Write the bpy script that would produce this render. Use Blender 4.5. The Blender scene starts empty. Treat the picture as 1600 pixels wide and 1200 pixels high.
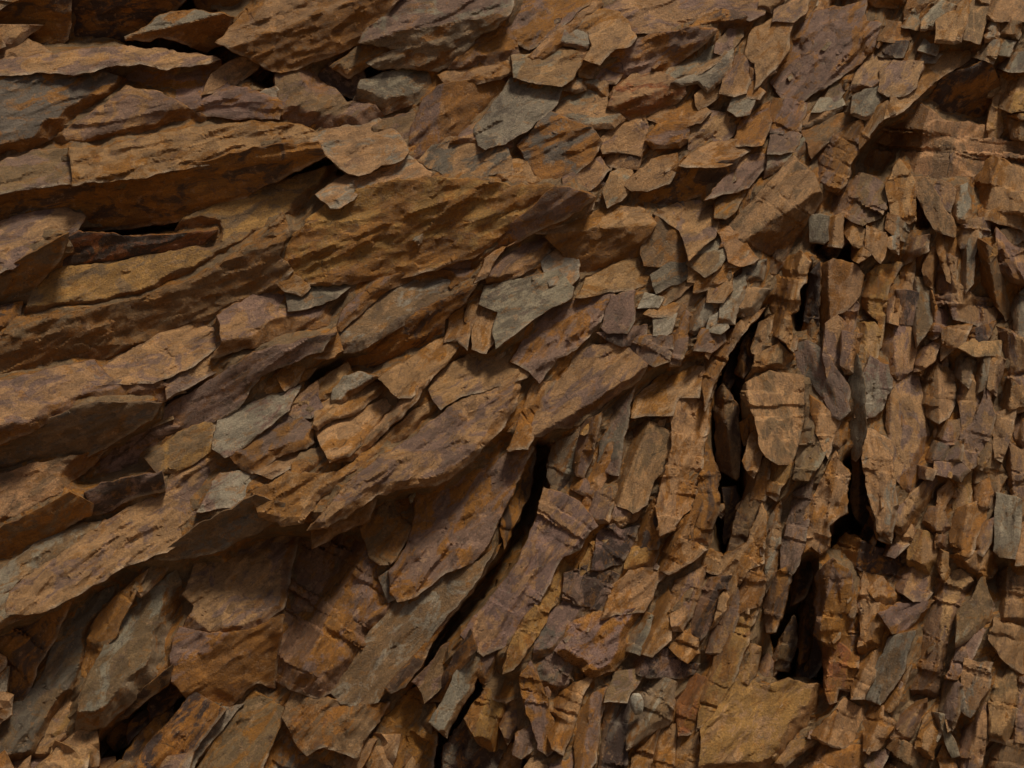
import bpy, math, random
import numpy as np
from mathutils import Vector
from mathutils.geometry import delaunay_2d_cdt

# ------------------------------------------------------------------ camera, sky, sun, exposure
scene = bpy.context.scene
PX = 0.002            # one traced unit on the face is 2 mm: the frame shows about 3.2 x 2.4 m of cliff
DIST = 4.8            # camera to the mean plane of the face
CZ = 1.72             # height of the picture centre above the ground

cam_d = bpy.data.cameras.new('camera')
cam = bpy.data.objects.new('camera', cam_d)
scene.collection.objects.link(cam)
cam.location = (0, -DIST, CZ)
cam.rotation_euler = (math.radians(90), 0, 0)
cam_d.sensor_width = 36
cam_d.lens = 36 * DIST / (1600 * PX)
cam_d.clip_end = 500
scene.camera = cam

SUN_EL, SUN_AZ = math.radians(62), math.radians(34)      # overcast glow from high above, a little right of the viewer
world = bpy.data.worlds.new('World')
scene.world = world
world.use_nodes = True
wn = world.node_tree
bg = wn.nodes['Background']
sky = wn.nodes.new('ShaderNodeTexSky')
sky.sky_type = 'NISHITA'
sky.sun_disc = False
sky.sun_elevation = SUN_EL
sky.sun_rotation = math.radians(180) - SUN_AZ
sky.air_density = 1.0
sky.dust_density = 6.0
sky.ozone_density = 0.4
wn.links.new(sky.outputs[0], bg.inputs[0])
bg.inputs[1].default_value = 0.05

sun_d = bpy.data.lights.new('sun', 'SUN')
sun_d.energy = 4.3
sun_d.angle = math.radians(11)
sun_d.color = (1.0, 0.89, 0.69)
sun = bpy.data.objects.new('sun', sun_d)
scene.collection.objects.link(sun)
sdir = Vector((math.sin(SUN_AZ) * math.cos(SUN_EL), -math.cos(SUN_AZ) * math.cos(SUN_EL), math.sin(SUN_EL)))
sun.rotation_euler = sdir.to_track_quat('Z', 'Y').to_euler()
sun.location = sdir * 20

scene.view_settings.view_transform = 'Standard'
scene.view_settings.look = 'None'
scene.view_settings.exposure = -0.9
scene.view_settings.gamma = 1.0
scene.view_settings.use_curve_mapping = False
scene.render.engine = 'CYCLES'
scene.cycles.use_denoising = True
scene.cycles.max_bounces = 3

rng = np.random.default_rng(7)
random.seed(7)

# ------------------------------------------------------------------ noise
def _hash(ix, iy, s):
    h = (ix.astype(np.int64) * 374761393 + iy.astype(np.int64) * 668265263 + int(s) * 974711) & 0xffffffff
    h = ((h ^ (h >> 13)) * 1274126177) & 0xffffffff
    h = h ^ (h >> 16)
    return (h & 0xffffff) / float(0xffffff) * 2 - 1
def vnoise(x, y, s=0):
    ix, iy = np.floor(x), np.floor(y)
    fx, fy = x - ix, y - iy
    fx = fx * fx * (3 - 2 * fx); fy = fy * fy * (3 - 2 * fy)
    a, b = _hash(ix, iy, s), _hash(ix + 1, iy, s)
    c, d = _hash(ix, iy + 1, s), _hash(ix + 1, iy + 1, s)
    return (a + (b - a) * fx) * (1 - fy) + (c + (d - c) * fx) * fy
def fbm(x, y, s=0, o=4):
    t, a = 0, 1.0
    for k in range(o):
        t = t + a * vnoise(x, y, s + k * 17)
        x, y, a = x * 2.03 + 3.1, y * 2.03 + 1.7, a * .5
    return t

# direction of the beds over the face: (x, y, degrees anticlockwise from the right)
FLOW = np.array([(0,100,8),(200,250,10),(400,100,30),(700,100,30),(1000,100,32),(1250,100,55),(1500,80,65),(100,450,15),(400,420,28),
    (700,350,30),(900,350,33),(1100,400,42),(1250,330,60),(1450,300,82),(1560,400,92),(100,700,25),(350,700,30),(600,700,36),(760,640,38),
    (900,620,40),(950,700,72),(1050,700,78),(1180,650,85),(1350,600,86),(1550,650,84),(100,1000,52),(300,950,48),(500,950,52),(650,1000,50),
    (800,900,56),(950,950,58),(900,1120,68),(1100,1000,68),(1250,1000,84),(1400,1030,66),(1550,1050,80),(1150,1150,62),(-400,300,10),(-400,900,35),
    (800,-400,30),(1900,300,80),(1900,900,85),(700,1450,60)], float)
def flow(x, y):
    d = (FLOW[:, 0] - x) ** 2 + (FLOW[:, 1] - y) ** 2 + 900
    w = 1 / d ** 1.5
    return math.radians(float((w * FLOW[:, 2]).sum() / w.sum()))

# ------------------------------------------------------------------ materials
def rock_material(name, wet=0.0):
    m = bpy.data.materials.new(name); m.use_nodes = True
    nt = m.node_tree; N = nt.nodes; L = nt.links
    bsdf = N['Principled BSDF']
    def node(t, **kw):
        n = N.new(t)
        for k, v in kw.items(): setattr(n, k, v)
        return n
    def attr(nm):
        a = node('ShaderNodeAttribute'); a.attribute_name = nm; return a
    geo = node('ShaderNodeNewGeometry')
    ca, cb, fl = attr('ca'), attr('cb'), attr('fl')
    def noise(vec, scale, detail=6, rough=.6, dist=0.0):
        n = node('ShaderNodeTexNoise'); n.inputs['Scale'].default_value = scale
        n.inputs['Detail'].default_value = detail; n.inputs['Roughness'].default_value = rough
        n.inputs['Distortion'].default_value = dist
        L.new(vec, n.inputs['Vector']); return n.outputs[0]
    def ramp(src, a, b, lo=0.0, hi=1.0):
        n = node('ShaderNodeMapRange'); n.interpolation_type = 'SMOOTHSTEP'
        n.inputs[1].default_value = a; n.inputs[2].default_value = b
        n.inputs[3].default_value = lo; n.inputs[4].default_value = hi
        L.new(src, n.inputs[0]); return n.outputs[0]
    def mix(fac, a, b, mode='MIX'):
        n = node('ShaderNodeMix', data_type='RGBA', blend_type=mode)
        if isinstance(fac, float): n.inputs[0].default_value = fac
        else: L.new(fac, n.inputs[0])
        for s, v in ((n.inputs[6], a), (n.inputs[7], b)):
            if isinstance(v, tuple): s.default_value = (*v, 1)
            else: L.new(v, s)
        return n.outputs[2]
    def math_(op, a, b):
        n = node('ShaderNodeMath', operation=op)
        for s, v in ((n.inputs[0], a), (n.inputs[1], b)):
            if isinstance(v, (int, float)): s.default_value = v
            else: L.new(v, s)
        return n.outputs[0]
    st = node('ShaderNodeVectorMath', operation='MULTIPLY'); st.inputs[1].default_value = (0.55, 1.0, 1.0)
    L.new(fl.outputs['Vector'], st.inputs[0]); flow_v = st.outputs[0]
    st2 = node('ShaderNodeVectorMath', operation='MULTIPLY'); st2.inputs[1].default_value = (0.2, 1.0, 1.0)
    L.new(fl.outputs['Vector'], st2.inputs[0]); streak_v = st2.outputs[0]
    pos = geo.outputs['Position']
    def facets(vec, scale):
        """flat broken facets: each cell is a plane with its own tilt and level; returns (height, a random value per cell)"""
        vo = node('ShaderNodeTexVoronoi', feature='F1'); vo.inputs['Scale'].default_value = scale
        L.new(vec, vo.inputs['Vector'])
        sc = node('ShaderNodeVectorMath', operation='SCALE'); sc.inputs['Scale'].default_value = scale; L.new(vec, sc.inputs[0])
        ps = node('ShaderNodeVectorMath', operation='SCALE'); ps.inputs['Scale'].default_value = scale; L.new(vo.outputs['Position'], ps.inputs[0])
        df = node('ShaderNodeVectorMath', operation='SUBTRACT'); L.new(sc.outputs[0], df.inputs[0]); L.new(ps.outputs[0], df.inputs[1])
        cc = node('ShaderNodeVectorMath', operation='SUBTRACT'); cc.inputs[1].default_value = (.5, .5, .5); L.new(vo.outputs['Color'], cc.inputs[0])
        dt = node('ShaderNodeVectorMath', operation='DOT_PRODUCT'); L.new(cc.outputs[0], dt.inputs[0]); L.new(df.outputs[0], dt.inputs[1])
        sp = node('ShaderNodeSeparateXYZ'); L.new(vo.outputs['Color'], sp.inputs[0])
        return math_('ADD', dt.outputs['Value'], math_('MULTIPLY', sp.outputs[0], .55)), sp.outputs[1]
    # bend the cells a little so that their borders are not ruled lines
    wn_ = node('ShaderNodeTexNoise'); wn_.inputs['Scale'].default_value = 40; wn_.inputs['Detail'].default_value = 2
    L.new(flow_v, wn_.inputs['Vector'])
    wsc = node('ShaderNodeVectorMath', operation='SCALE'); wsc.inputs['Scale'].default_value = .016; L.new(wn_.outputs['Color'], wsc.inputs[0])
    wad = node('ShaderNodeVectorMath', operation='ADD'); L.new(flow_v, wad.inputs[0]); L.new(wsc.outputs[0], wad.inputs[1])
    f1, k1 = facets(wad.outputs[0], 34)
    patch = noise(flow_v, 13, 5, .68, .9)
    col = mix(ramp(patch, .49, .58), ca.outputs['Color'], cb.outputs['Color'])
    # iron stain, purple manganese film, pale dust: the weathering that runs over all the beds
    r1 = noise(flow_v, 24, 5, .74, .9)
    col = mix(ramp(r1, .56, .62, 0, .50), col, (.34, .138, .013))
    col = mix(ramp(r1, .43, .37, 0, .42), col, (.115, .062, .050))
    r3 = noise(pos, 34, 5, .75)
    col = mix(ramp(r3, .57, .64, 0, .45), col, (.50, .30, .155))
    col = mix(ramp(r3, .38, .33, 0, .45), col, (.25, .215, .155))
    r4 = noise(streak_v, 80, 3, .7)
    g1 = noise(pos, 160, 3, .85)
    v = math_('MULTIPLY', ramp(r4, .3, .7, .84, 1.14), ramp(g1, .3, .7, .72, 1.26))
    v = math_('MULTIPLY', v, ramp(k1, 0.0, 1.0, .82, 1.18))
    vo = node('ShaderNodeTexVoronoi', feature='DISTANCE_TO_EDGE'); vo.inputs['Scale'].default_value = 9
    L.new(wad.outputs[0], vo.inputs['Vector'])
    hair = math_('MAXIMUM', ramp(vo.outputs['Distance'], .004, .016), ramp(patch, .63, .59))
    v = math_('MULTIPLY', v, ramp(hair, 0.0, 1.0, .42, 1.0))
    comb = node('ShaderNodeCombineXYZ')
    for i in range(3): L.new(v, comb.inputs[i])
    col = mix(1.0, col, comb.outputs[0], 'MULTIPLY')
    L.new(col, bsdf.inputs['Base Color'])
    L.new(ramp(g1, .32, .62, .26 - wet, .72 - wet), bsdf.inputs['Roughness'])
    bsdf.inputs['Specular IOR Level'].default_value = .7
    # fine relief: broken facets, bedding striae and grain
    h = math_('MULTIPLY', f1, 1.5)
    h = math_('ADD', h, math_('MULTIPLY', noise(pos, 165, 4, .82), 2.0))
    h = math_('ADD', h, math_('MULTIPLY', noise(streak_v, 80, 2, .6), .6))
    bump = node('ShaderNodeBump'); bump.inputs['Strength'].default_value = .8; bump.inputs['Distance'].default_value = .0042
    L.new(h, bump.inputs['Height']); L.new(bump.outputs[0], bsdf.inputs['Normal'])
    return m
ROCK = rock_material('weathered_shale')
WET = rock_material('damp_shale', .16)

def ground_material():
    m = bpy.data.materials.new('stony_soil'); m.use_nodes = True
    N, L = m.node_tree.nodes, m.node_tree.links
    n = N.new('ShaderNodeTexNoise'); n.inputs['Scale'].default_value = 9; n.inputs['Detail'].default_value = 9
    r = N.new('ShaderNodeValToRGB'); r.color_ramp.elements[0].color = (.09, .06, .035, 1); r.color_ramp.elements[1].color = (.22, .15, .09, 1)
    L.new(n.outputs[0], r.inputs[0]); L.new(r.outputs[0], N['Principled BSDF'].inputs['Base Color'])
    b = N.new('ShaderNodeBump'); b.inputs['Distance'].default_value = .03; L.new(n.outputs[0], b.inputs['Height']); L.new(b.outputs[0], N['Principled BSDF'].inputs['Normal'])
    N['Principled BSDF'].inputs['Roughness'].default_value = .9
    return m

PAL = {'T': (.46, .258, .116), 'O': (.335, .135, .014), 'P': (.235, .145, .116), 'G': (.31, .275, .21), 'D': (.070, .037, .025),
       'Y': (.42, .224, .056), 'B': (.22, .136, .064), 'W': (.48, .42, .33), 'R': (.31, .090, .020), 'K': (.155, .138, .112)}

# ------------------------------------------------------------------ mesh of one slab of rock
def inside(px, py, poly):
    x1, y1 = poly[:, 0], poly[:, 1]
    x2, y2 = np.roll(x1, -1), np.roll(y1, -1)
    c = np.zeros(px.shape, bool)
    for a, b, d, e in zip(x1, y1, x2, y2):
        if b == e: continue
        k = ((b > py) != (e > py)) & (px < (d - a) * (py - b) / (e - b) + a)
        c ^= k
    return c
def edge_dist(px, py, poly):
    a = poly; b = np.roll(poly, -1, 0); ab = b - a
    l2 = (ab ** 2).sum(1) + 1e-9
    best = np.full(px.shape, 1e9)
    for i in range(0, len(px), 4000):
        X = px[i:i + 4000, None] - a[None, :, 0]; Y = py[i:i + 4000, None] - a[None, :, 1]
        t = np.clip((X * ab[:, 0] + Y * ab[:, 1]) / l2, 0, 1)
        best[i:i + 4000] = np.sqrt(((X - t * ab[:, 0]) ** 2 + (Y - t * ab[:, 1]) ** 2).min(1))
    return best
# deep open joints where nothing comes near the surface
DEEP = [[(840,690),(862,700),(850,770),(822,858),(772,922),(705,995),(672,1040),(650,1080),(680,1000),(740,920),(790,860)],
        [(1150,510),(1190,480),(1182,540),(1152,640),(1160,760),(1185,830),(1130,870),(1112,760),(1120,600)],
        [(1215,900),(1270,870),(1278,990),(1292,1070),(1250,1055),(1215,1070),(1200,1000)],
        [(1322,720),(1352,700),(1368,800),(1400,860),(1300,850)],
        [(165,1150),(268,1062),(305,1090),(200,1200),(110,1200)],
        [(380,300),(450,262),(492,232),(548,278),(520,262)],
        [(690,1090),(760,1045),(735,1110),(760,1200),(680,1200)],
        [(110,0),(300,0),(390,60),(440,110),(430,140),(330,90),(200,72)],
        [(1272,384),(1332,390),(1335,412),(1290,405)], [(1424,288),(1452,352),(1436,352)],
        [(1244,430),(1262,400),(1258,500),(1246,520)], [(560,92),(660,106),(600,120),(560,160),(540,155)],
        [(118,368),(280,346),(280,358),(120,380)]]
DEEP = [np.array(p, float) for p in DEEP]
def jag(s, seed):
    i = np.floor(s); f = s - i; z0 = i * 0
    return _hash(i, z0, seed) * (1 - f) + _hash(i + 1, z0, seed) * f
def grow(poly, side, up, keep=True):
    """push the outline out: a little all round, more on the upper side where the slab runs in under its neighbour"""
    a2 = (poly[:, 0] * np.roll(poly[:, 1], -1) - poly[:, 1] * np.roll(poly[:, 0], -1)).sum()
    if a2 < 0: poly = poly[::-1]
    e = np.roll(poly, -1, 0) - poly
    L = np.hypot(e[:, 0], e[:, 1]) + 1e-6
    n = np.stack([e[:, 1] / L, -e[:, 0] / L], 1)
    pv_ = np.roll(n, 1, 0); m = (n + pv_) / np.maximum(1 + (n * pv_).sum(1), .45)[:, None]
    mn = m[:, 1] / (np.hypot(m[:, 0], m[:, 1]) + 1e-6)
    d = np.where(mn > .35, min(side, 1.2), side) + up * np.clip(-mn, 0, 1)
    new = poly + m * d[:, None]
    if keep:
        for p in DEEP:
            k = inside(new[:, 0], new[:, 1], p); new[k] = poly[k]
    return new
def tnoise(x, y, s):
    """angular noise: flat triangles instead of smooth hills"""
    k = (x + y) * .36603; i, j = np.floor(x + k), np.floor(y + k)
    g = (i + j) * .21132; fx, fy = x - i + g, y - j + g
    up = fx > fy
    c, d = np.where(up, 1, 0), np.where(up, 0, 1)
    x1, y1 = fx - c + .21132, fy - d + .21132
    # barycentric weights in the simplex
    sx, sy = x + k - i, y + k - j
    hi, lo_ = np.maximum(sx, sy), np.minimum(sx, sy)
    return _hash(i, j, s) * (1 - hi) + _hash(i + c, j + d, s) * (hi - lo_) + _hash(i + 1, j + 1, s) * lo_
def ragged(poly, step, amp, seed):
    out = []
    n = len(poly)
    for i in range(n):
        a, b = poly[i], poly[(i + 1) % n]
        d = b - a; L = math.hypot(*d); k = max(1, int(round(L / step)))
        tt = np.arange(k)[:, None] / k
        out.append(a + d * tt)
    p = np.concatenate(out)
    x, y = p[:, 0], p[:, 1]
    return p + amp * np.stack([tnoise(x / 24., y / 24., 501) * 1.2 + tnoise(x / 8., y / 8., 503) * .4,
                               tnoise(x / 24., y / 24., 507) * 1.2 + tnoise(x / 8., y / 8., 509) * .4], 1)

def slab_arrays(pts, z, col, tilt=(0, .3), ridge=None, step=3.1, depth=70, rough=1.0, seed=0, ang=None, lip=None, gr=(2.6, 6.0)):
    """verts (in traced units: x right, y down, z towards the viewer), tris, ca, cb, fl"""
    r = np.random.default_rng(seed + 11)
    base = np.array(pts, float)
    cen = base.mean(0)
    ext = base.max(0) - base.min(0)
    size = math.sqrt(max(ext[0] * ext[1], 1))
    if ang is None:
        q = base - cen; w, v = np.linalg.eigh(q.T @ q)
        pa = math.atan2(-v[1, 1], v[0, 1]); fa = flow(*cen)
        dlt = (pa - fa + math.pi / 2) % math.pi - math.pi / 2
        ang = fa + (dlt * .5 if abs(dlt) < .7 else 0)
    amp = min(2.2, .035 * size + .55)
    poly = ragged(grow(base, *gr), step, amp, seed)
    area2 = (poly[:, 0] * np.roll(poly[:, 1], -1) - poly[:, 1] * np.roll(poly[:, 0], -1)).sum()
    if area2 < 0: poly = poly[::-1]
    # interior points
    lo, hi = poly.min(0), poly.max(0)
    gx, gy = np.meshgrid(np.arange(lo[0], hi[0], step), np.arange(lo[1], hi[1], step * .87))
    gx = gx + (np.arange(gx.shape[0]) % 2)[:, None] * step * .5
    gx = (gx + r.uniform(-.3, .3, gx.shape) * step).ravel(); gy = (gy + r.uniform(-.3, .3, gy.shape) * step).ravel()
    k = inside(gx, gy, poly); gx, gy = gx[k], gy[k]
    if len(gx):
        d = edge_dist(gx, gy, poly); k = d > step * .45; gx, gy, d = gx[k], gy[k], d[k]
    else: d = np.zeros(0)
    nb = len(poly)
    X = np.concatenate([poly[:, 0], gx]); Y = np.concatenate([poly[:, 1], gy]); Dd = np.concatenate([np.zeros(nb), d])
    vc = [Vector((float(a), float(b))) for a, b in zip(X, Y)]
    res = delaunay_2d_cdt(vc, [], [list(range(nb))], 1, 1e-4)
    ov, of = res[0], res[2]
    orig = res[3]
    idx = np.array([o[0] if o else -1 for o in orig])
    tri = np.array([f for f in of if len(f) == 3], int)
    X2 = np.array([v.x for v in ov]); Y2 = np.array([v.y for v in ov])
    D2 = np.where(idx >= 0, Dd[np.clip(idx, 0, len(Dd) - 1)], 0)
    # ---- height
    ca_, sa_ = math.cos(ang), math.sin(ang)
    def local(x, y):
        dx, dy = x - cen[0], -(y - cen[1])
        return dx * ca_ + dy * sa_, -dx * sa_ + dy * ca_
    ea = poly; eb = np.roll(poly, -1, 0); ed = eb - ea
    # the broken front: the edges that look down or right, found on a smoothed outline
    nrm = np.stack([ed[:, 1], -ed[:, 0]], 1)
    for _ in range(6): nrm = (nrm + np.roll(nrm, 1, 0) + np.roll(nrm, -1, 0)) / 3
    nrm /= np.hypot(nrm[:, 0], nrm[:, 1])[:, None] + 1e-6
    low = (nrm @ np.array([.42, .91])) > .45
    if lip is None:
        lip = (r.uniform(.05, .16), r.uniform(.7, 1.5)) if (ridge is None and tilt[1] > .17 and r.random() < .42) else (0, 0)
    auto = None
    if ridge is None and ang > 1.05 and abs(tilt[0]) < .45 and r.random() < .8 and size > 16:
        w2 = np.ptp(local(base[:, 0], base[:, 1])[1]) / 2
        sh = r.uniform(-.75, .0) * w2
        ox, oy = cen[0] + sh * sa_, cen[1] + sh * ca_
        tl = r.normal(0, .12)
        c2, s2 = math.cos(ang + tl), math.sin(ang + tl)
        auto = (ox - c2 * 50, oy + s2 * 50, ox + c2 * 50, oy - s2 * 50, r.uniform(.7, 1.7), r.uniform(.05, .45))
    def height(x, y, d):
        u, v = local(x, y)
        if ridge is not None:
            ax, ay, bx, by, su, sd = ridge
            L = math.hypot(bx - ax, by - ay)
            wob = fbm(x / 26., y / 26., seed + 3, 3) * 3.2
            s = ((bx - ax) * (y - ay) - (by - ay) * (x - ax)) / L + wob       # positive below the ridge when it runs left to right
            side = s > 0
            h = z - np.where(side, np.minimum(s * sd, 80), np.minimum(-s * su, 70))
        else:
            side = np.zeros(len(x), bool)
            tx, ty = tilt
            sp = abs(tx) * ext[0] + abs(ty) * ext[1]
            f = min(1.0, 85 / max(sp, 1))
            h = z + f * (tx * (x - cen[0]) + ty * (y - cen[1]))
        if lip[0] > 0 and low.any():
            LA, LB = ea[low], ed[low]; l2 = (LB ** 2).sum(1) + 1e-9
            dl = np.empty(len(x))
            for i in range(0, len(x), 4000):
                P = x[i:i + 4000, None] - LA[None, :, 0]; Q = y[i:i + 4000, None] - LA[None, :, 1]
                tt = np.clip((P * LB[:, 0] + Q * LB[:, 1]) / l2, 0, 1)
                dl[i:i + 4000] = np.sqrt(((P - tt * LB[:, 0]) ** 2 + (Q - tt * LB[:, 1]) ** 2).min(1))
            wid = min(26, lip[0] * 2 * np.ptp(local(base[:, 0], base[:, 1])[1])) * (1 + .45 * fbm(x / 55., y / 55., seed + 91, 3))
            q = np.maximum(0, wid - dl)
            h = h - q * lip[1]
            side = q > 0
        if auto is not None:
            ax, ay, bx, by, su, sd = auto
            s = ((bx - ax) * (y - ay) - (by - ay) * (x - ax)) / 100. + fbm(x / 40., y / 40., seed + 3, 3) * 2.0
            h = h - np.where(s > 0, np.minimum(s * sd, 30), np.minimum(-s * su, 45))
            side = side | (s < 0)
        # broken facets: lower envelope of random planes, then plane-faced chips and bedding steps
        lu, lv_ = local(base[:, 0], base[:, 1])
        hl, hw = np.ptp(lu) / 2 + 1, np.ptp(lv_) / 2 + 1
        sg = 1 if r.random() < .55 else -1
        env = np.full(len(x), 1e9)
        for _ in range(3 + int(size / 45)):
            su_, sv_ = r.uniform(-1, 1) * hl, r.uniform(-1, 1) * hw
            ku, kv = r.normal(0, .06), r.normal(0, .17)
            env = np.minimum(env, ku * (u - su_) + kv * (v - sv_) + r.uniform(0, 2.5))
        h = h + sg * np.clip(env, -12, 4) * .8 * min(1, .5 + .5 * rough)
        big = (max(34., hl * .42), max(13., hw * .36), 1.5, .10)
        for (cu, cv, am, tl) in ((big,) if rough < 1.15 else (big, (24, 10, .8, .12))):
            n = int(min(260, max(5, hl * hw * 4 / (cu * cv) * 1.2)))
            su_, sv_ = r.uniform(-1, 1, n) * hl, r.uniform(-1, 1, n) * hw
            off, t1, t2 = r.normal(0, am, n), r.normal(0, tl * .4, n), r.normal(0, tl, n)
            wu = u + fbm(u / 25., v / 25., seed + 21, 3) * 3; wv = v + fbm(u / 25., v / 25., seed + 31, 3) * 1.6
            for i in range(0, len(u), 4000):
                dd = ((wu[i:i + 4000, None] - su_) / cu) ** 2 + ((wv[i:i + 4000, None] - sv_) / cv) ** 2
                jj = np.argpartition(dd, 1, axis=1)[:, :2]
                d2 = np.sqrt(np.take_along_axis(dd, jj, 1))
                swap = d2[:, 0] > d2[:, 1]
                jj[swap] = jj[swap][:, ::-1]
                gap = np.abs(d2[:, 1] - d2[:, 0]) * cv
                wgt = .5 + .5 * np.clip(gap / 5.0, 0, 1)
                pl = [off[j] + t1[j] * (u[i:i + 4000] - su_[j]) + t2[j] * (v[i:i + 4000] - sv_[j]) for j in (jj[:, 0], jj[:, 1])]
                h[i:i + 4000] += (pl[0] * wgt + pl[1] * (1 - wgt)) * min(rough, 1.2)
        # bedding laminae: each swells out to its broken edge, then drops; on upright beds the drop faces left
        fl_ = -1 if ang > 1.05 else 1
        for _ in range(int(r.uniform(.5, 1.0) * hw / 6.5) if hw > 7 else 0):
            v0 = r.uniform(-.95, .95) * hw
            line = v0 + fbm(u / 60., u * 0 + _ * 7.3, seed + 41, 4) * 5
            am = np.clip(fbm(u / 45., u * 0 + _ * 3.7, seed + 43, 2) * 1.3 + .25, 0, 1) * r.uniform(1.6, 5.0) * min(rough, 1.25) ** 1.3
            dv = (v - line) * fl_
            h += am * np.exp(-np.maximum(dv, 0) / r.uniform(7, 18)) * np.clip((dv + 3.2) / 4.6, 0, 1)
        # cross joints of upright beds: stepped blocks
        if ang > .95 and hl > 14 and rough > .72:
            nj = max(1, int(hl / r.uniform(9, 16)))
            cuts = np.sort(r.uniform(-1, 1, nj) * hl)
            bi = np.searchsorted(cuts, u + fbm(u / 20., v / 20., seed + 47, 2) * 2.5 + v * r.normal(0, .2))
            jo, jt = r.normal(0, 2.2, nj + 1), r.normal(0, .14, nj + 1)
            uu = u + fbm(u / 20., v / 20., seed + 47, 2) * 2.5
            dcut = np.abs(uu[:, None] - cuts[None, :]).min(1)
            h += (jo[bi] + jt[bi] * v) * (.55 + .45 * np.clip(dcut / 2.5, 0, 1)) - 1.2 * np.clip(1 - dcut / 2.5, 0, 1)
        h += fbm(u / 40., v / 15., seed + 51, 4) * (.55 if rough < 1.15 else 1.2 * (rough - .6))
        # worn, chipped arris
        wch = 2.2 + 2.4 * vnoise(x / 17., y / 17., seed + 61)
        wch = np.maximum(wch, 1.2)
        t = np.clip(1 - d / wch, 0, 1)
        h -= t ** 1.3 * (.8 + .8 * vnoise(x / 21., y / 21., seed + 71))
        return h, side
    H, side = height(X2, Y2, D2)
    nv = len(X2)
    # map ring vertices
    ring = np.full(nb, -1, int)
    for i, o in enumerate(orig):
        for q in o:
            if q < nb: ring[q] = i
    ok = ring >= 0
    ring = ring[ok]
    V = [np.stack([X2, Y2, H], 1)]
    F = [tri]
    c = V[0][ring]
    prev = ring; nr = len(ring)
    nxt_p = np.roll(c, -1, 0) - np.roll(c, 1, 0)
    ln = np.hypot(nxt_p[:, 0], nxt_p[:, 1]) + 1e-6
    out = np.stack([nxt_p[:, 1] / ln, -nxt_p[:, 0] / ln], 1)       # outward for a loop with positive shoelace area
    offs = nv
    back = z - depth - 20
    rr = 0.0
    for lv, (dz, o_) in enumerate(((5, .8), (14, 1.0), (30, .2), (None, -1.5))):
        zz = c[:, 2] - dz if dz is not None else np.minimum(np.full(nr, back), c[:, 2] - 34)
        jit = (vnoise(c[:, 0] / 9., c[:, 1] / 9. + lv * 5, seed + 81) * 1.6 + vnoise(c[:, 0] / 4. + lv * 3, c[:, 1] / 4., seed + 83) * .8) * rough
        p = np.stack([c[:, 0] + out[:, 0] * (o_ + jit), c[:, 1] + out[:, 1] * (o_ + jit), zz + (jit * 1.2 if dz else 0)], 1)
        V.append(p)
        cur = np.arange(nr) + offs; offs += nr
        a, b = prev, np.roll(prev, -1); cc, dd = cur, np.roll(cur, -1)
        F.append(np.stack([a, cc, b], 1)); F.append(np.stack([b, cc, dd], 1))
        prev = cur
    Vv = np.concatenate(V); Ff = np.concatenate(F)
    top = np.zeros(len(Vv), bool); top[:nv] = True
    A, B = np.array(PAL[col[0]]), np.array(PAL[col[-1]])
    jitc = np.exp(r.normal(0, .09)) * np.array([np.exp(r.normal(0, .02)), 1, np.exp(r.normal(0, .04))])
    A, B = A * jitc, B * jitc
    # the stain of the bed runs on from piece to piece
    wr = float(np.clip(.5 + .8 * fbm(cen[:1] / 260., cen[1:] / 260., 91, 3)[0], 0, 1))
    reg = np.array(PAL['T']) * wr * .9 + np.array(PAL['O']) * (1 - wr) * .85 + np.array(PAL['B']) * .05
    if col[0] not in 'WD': A = A * .86 + reg * .14
    B = B * .86 + reg * .14
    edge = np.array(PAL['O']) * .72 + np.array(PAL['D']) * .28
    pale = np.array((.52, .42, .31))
    CA = np.tile(A, (len(Vv), 1)); CB = np.tile(B, (len(Vv), 1))
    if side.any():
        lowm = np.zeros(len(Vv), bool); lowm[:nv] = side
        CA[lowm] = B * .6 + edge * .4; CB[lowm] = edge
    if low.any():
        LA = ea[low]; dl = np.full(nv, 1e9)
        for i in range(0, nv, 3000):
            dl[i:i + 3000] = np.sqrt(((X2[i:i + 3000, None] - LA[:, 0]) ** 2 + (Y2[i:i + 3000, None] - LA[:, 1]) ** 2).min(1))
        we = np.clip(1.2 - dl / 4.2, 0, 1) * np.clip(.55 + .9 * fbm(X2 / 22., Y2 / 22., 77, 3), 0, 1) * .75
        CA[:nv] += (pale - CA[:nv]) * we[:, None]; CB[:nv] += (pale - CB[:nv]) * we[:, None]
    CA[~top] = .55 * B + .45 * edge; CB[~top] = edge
    u, v = local(Vv[:, 0], Vv[:, 1])
    FLv = np.stack([u, v + 0 * u, Vv[:, 2] * 1.0], 1) * PX + r.uniform(-20, 20, 3)
    return Vv, Ff, CA, CB, FLv

def to_world(V, zc=0):
    f = (DIST - V[:, 2] * PX) / DIST        # every point stands at its own distance
    return np.stack([(V[:, 0] - 800) * PX * f, -V[:, 2] * PX, CZ - (V[:, 1] - 600) * PX * f], 1)
LEAN = .16                                  # the whole face leans back
def lean(y): return LEAN * (y - 600)

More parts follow.
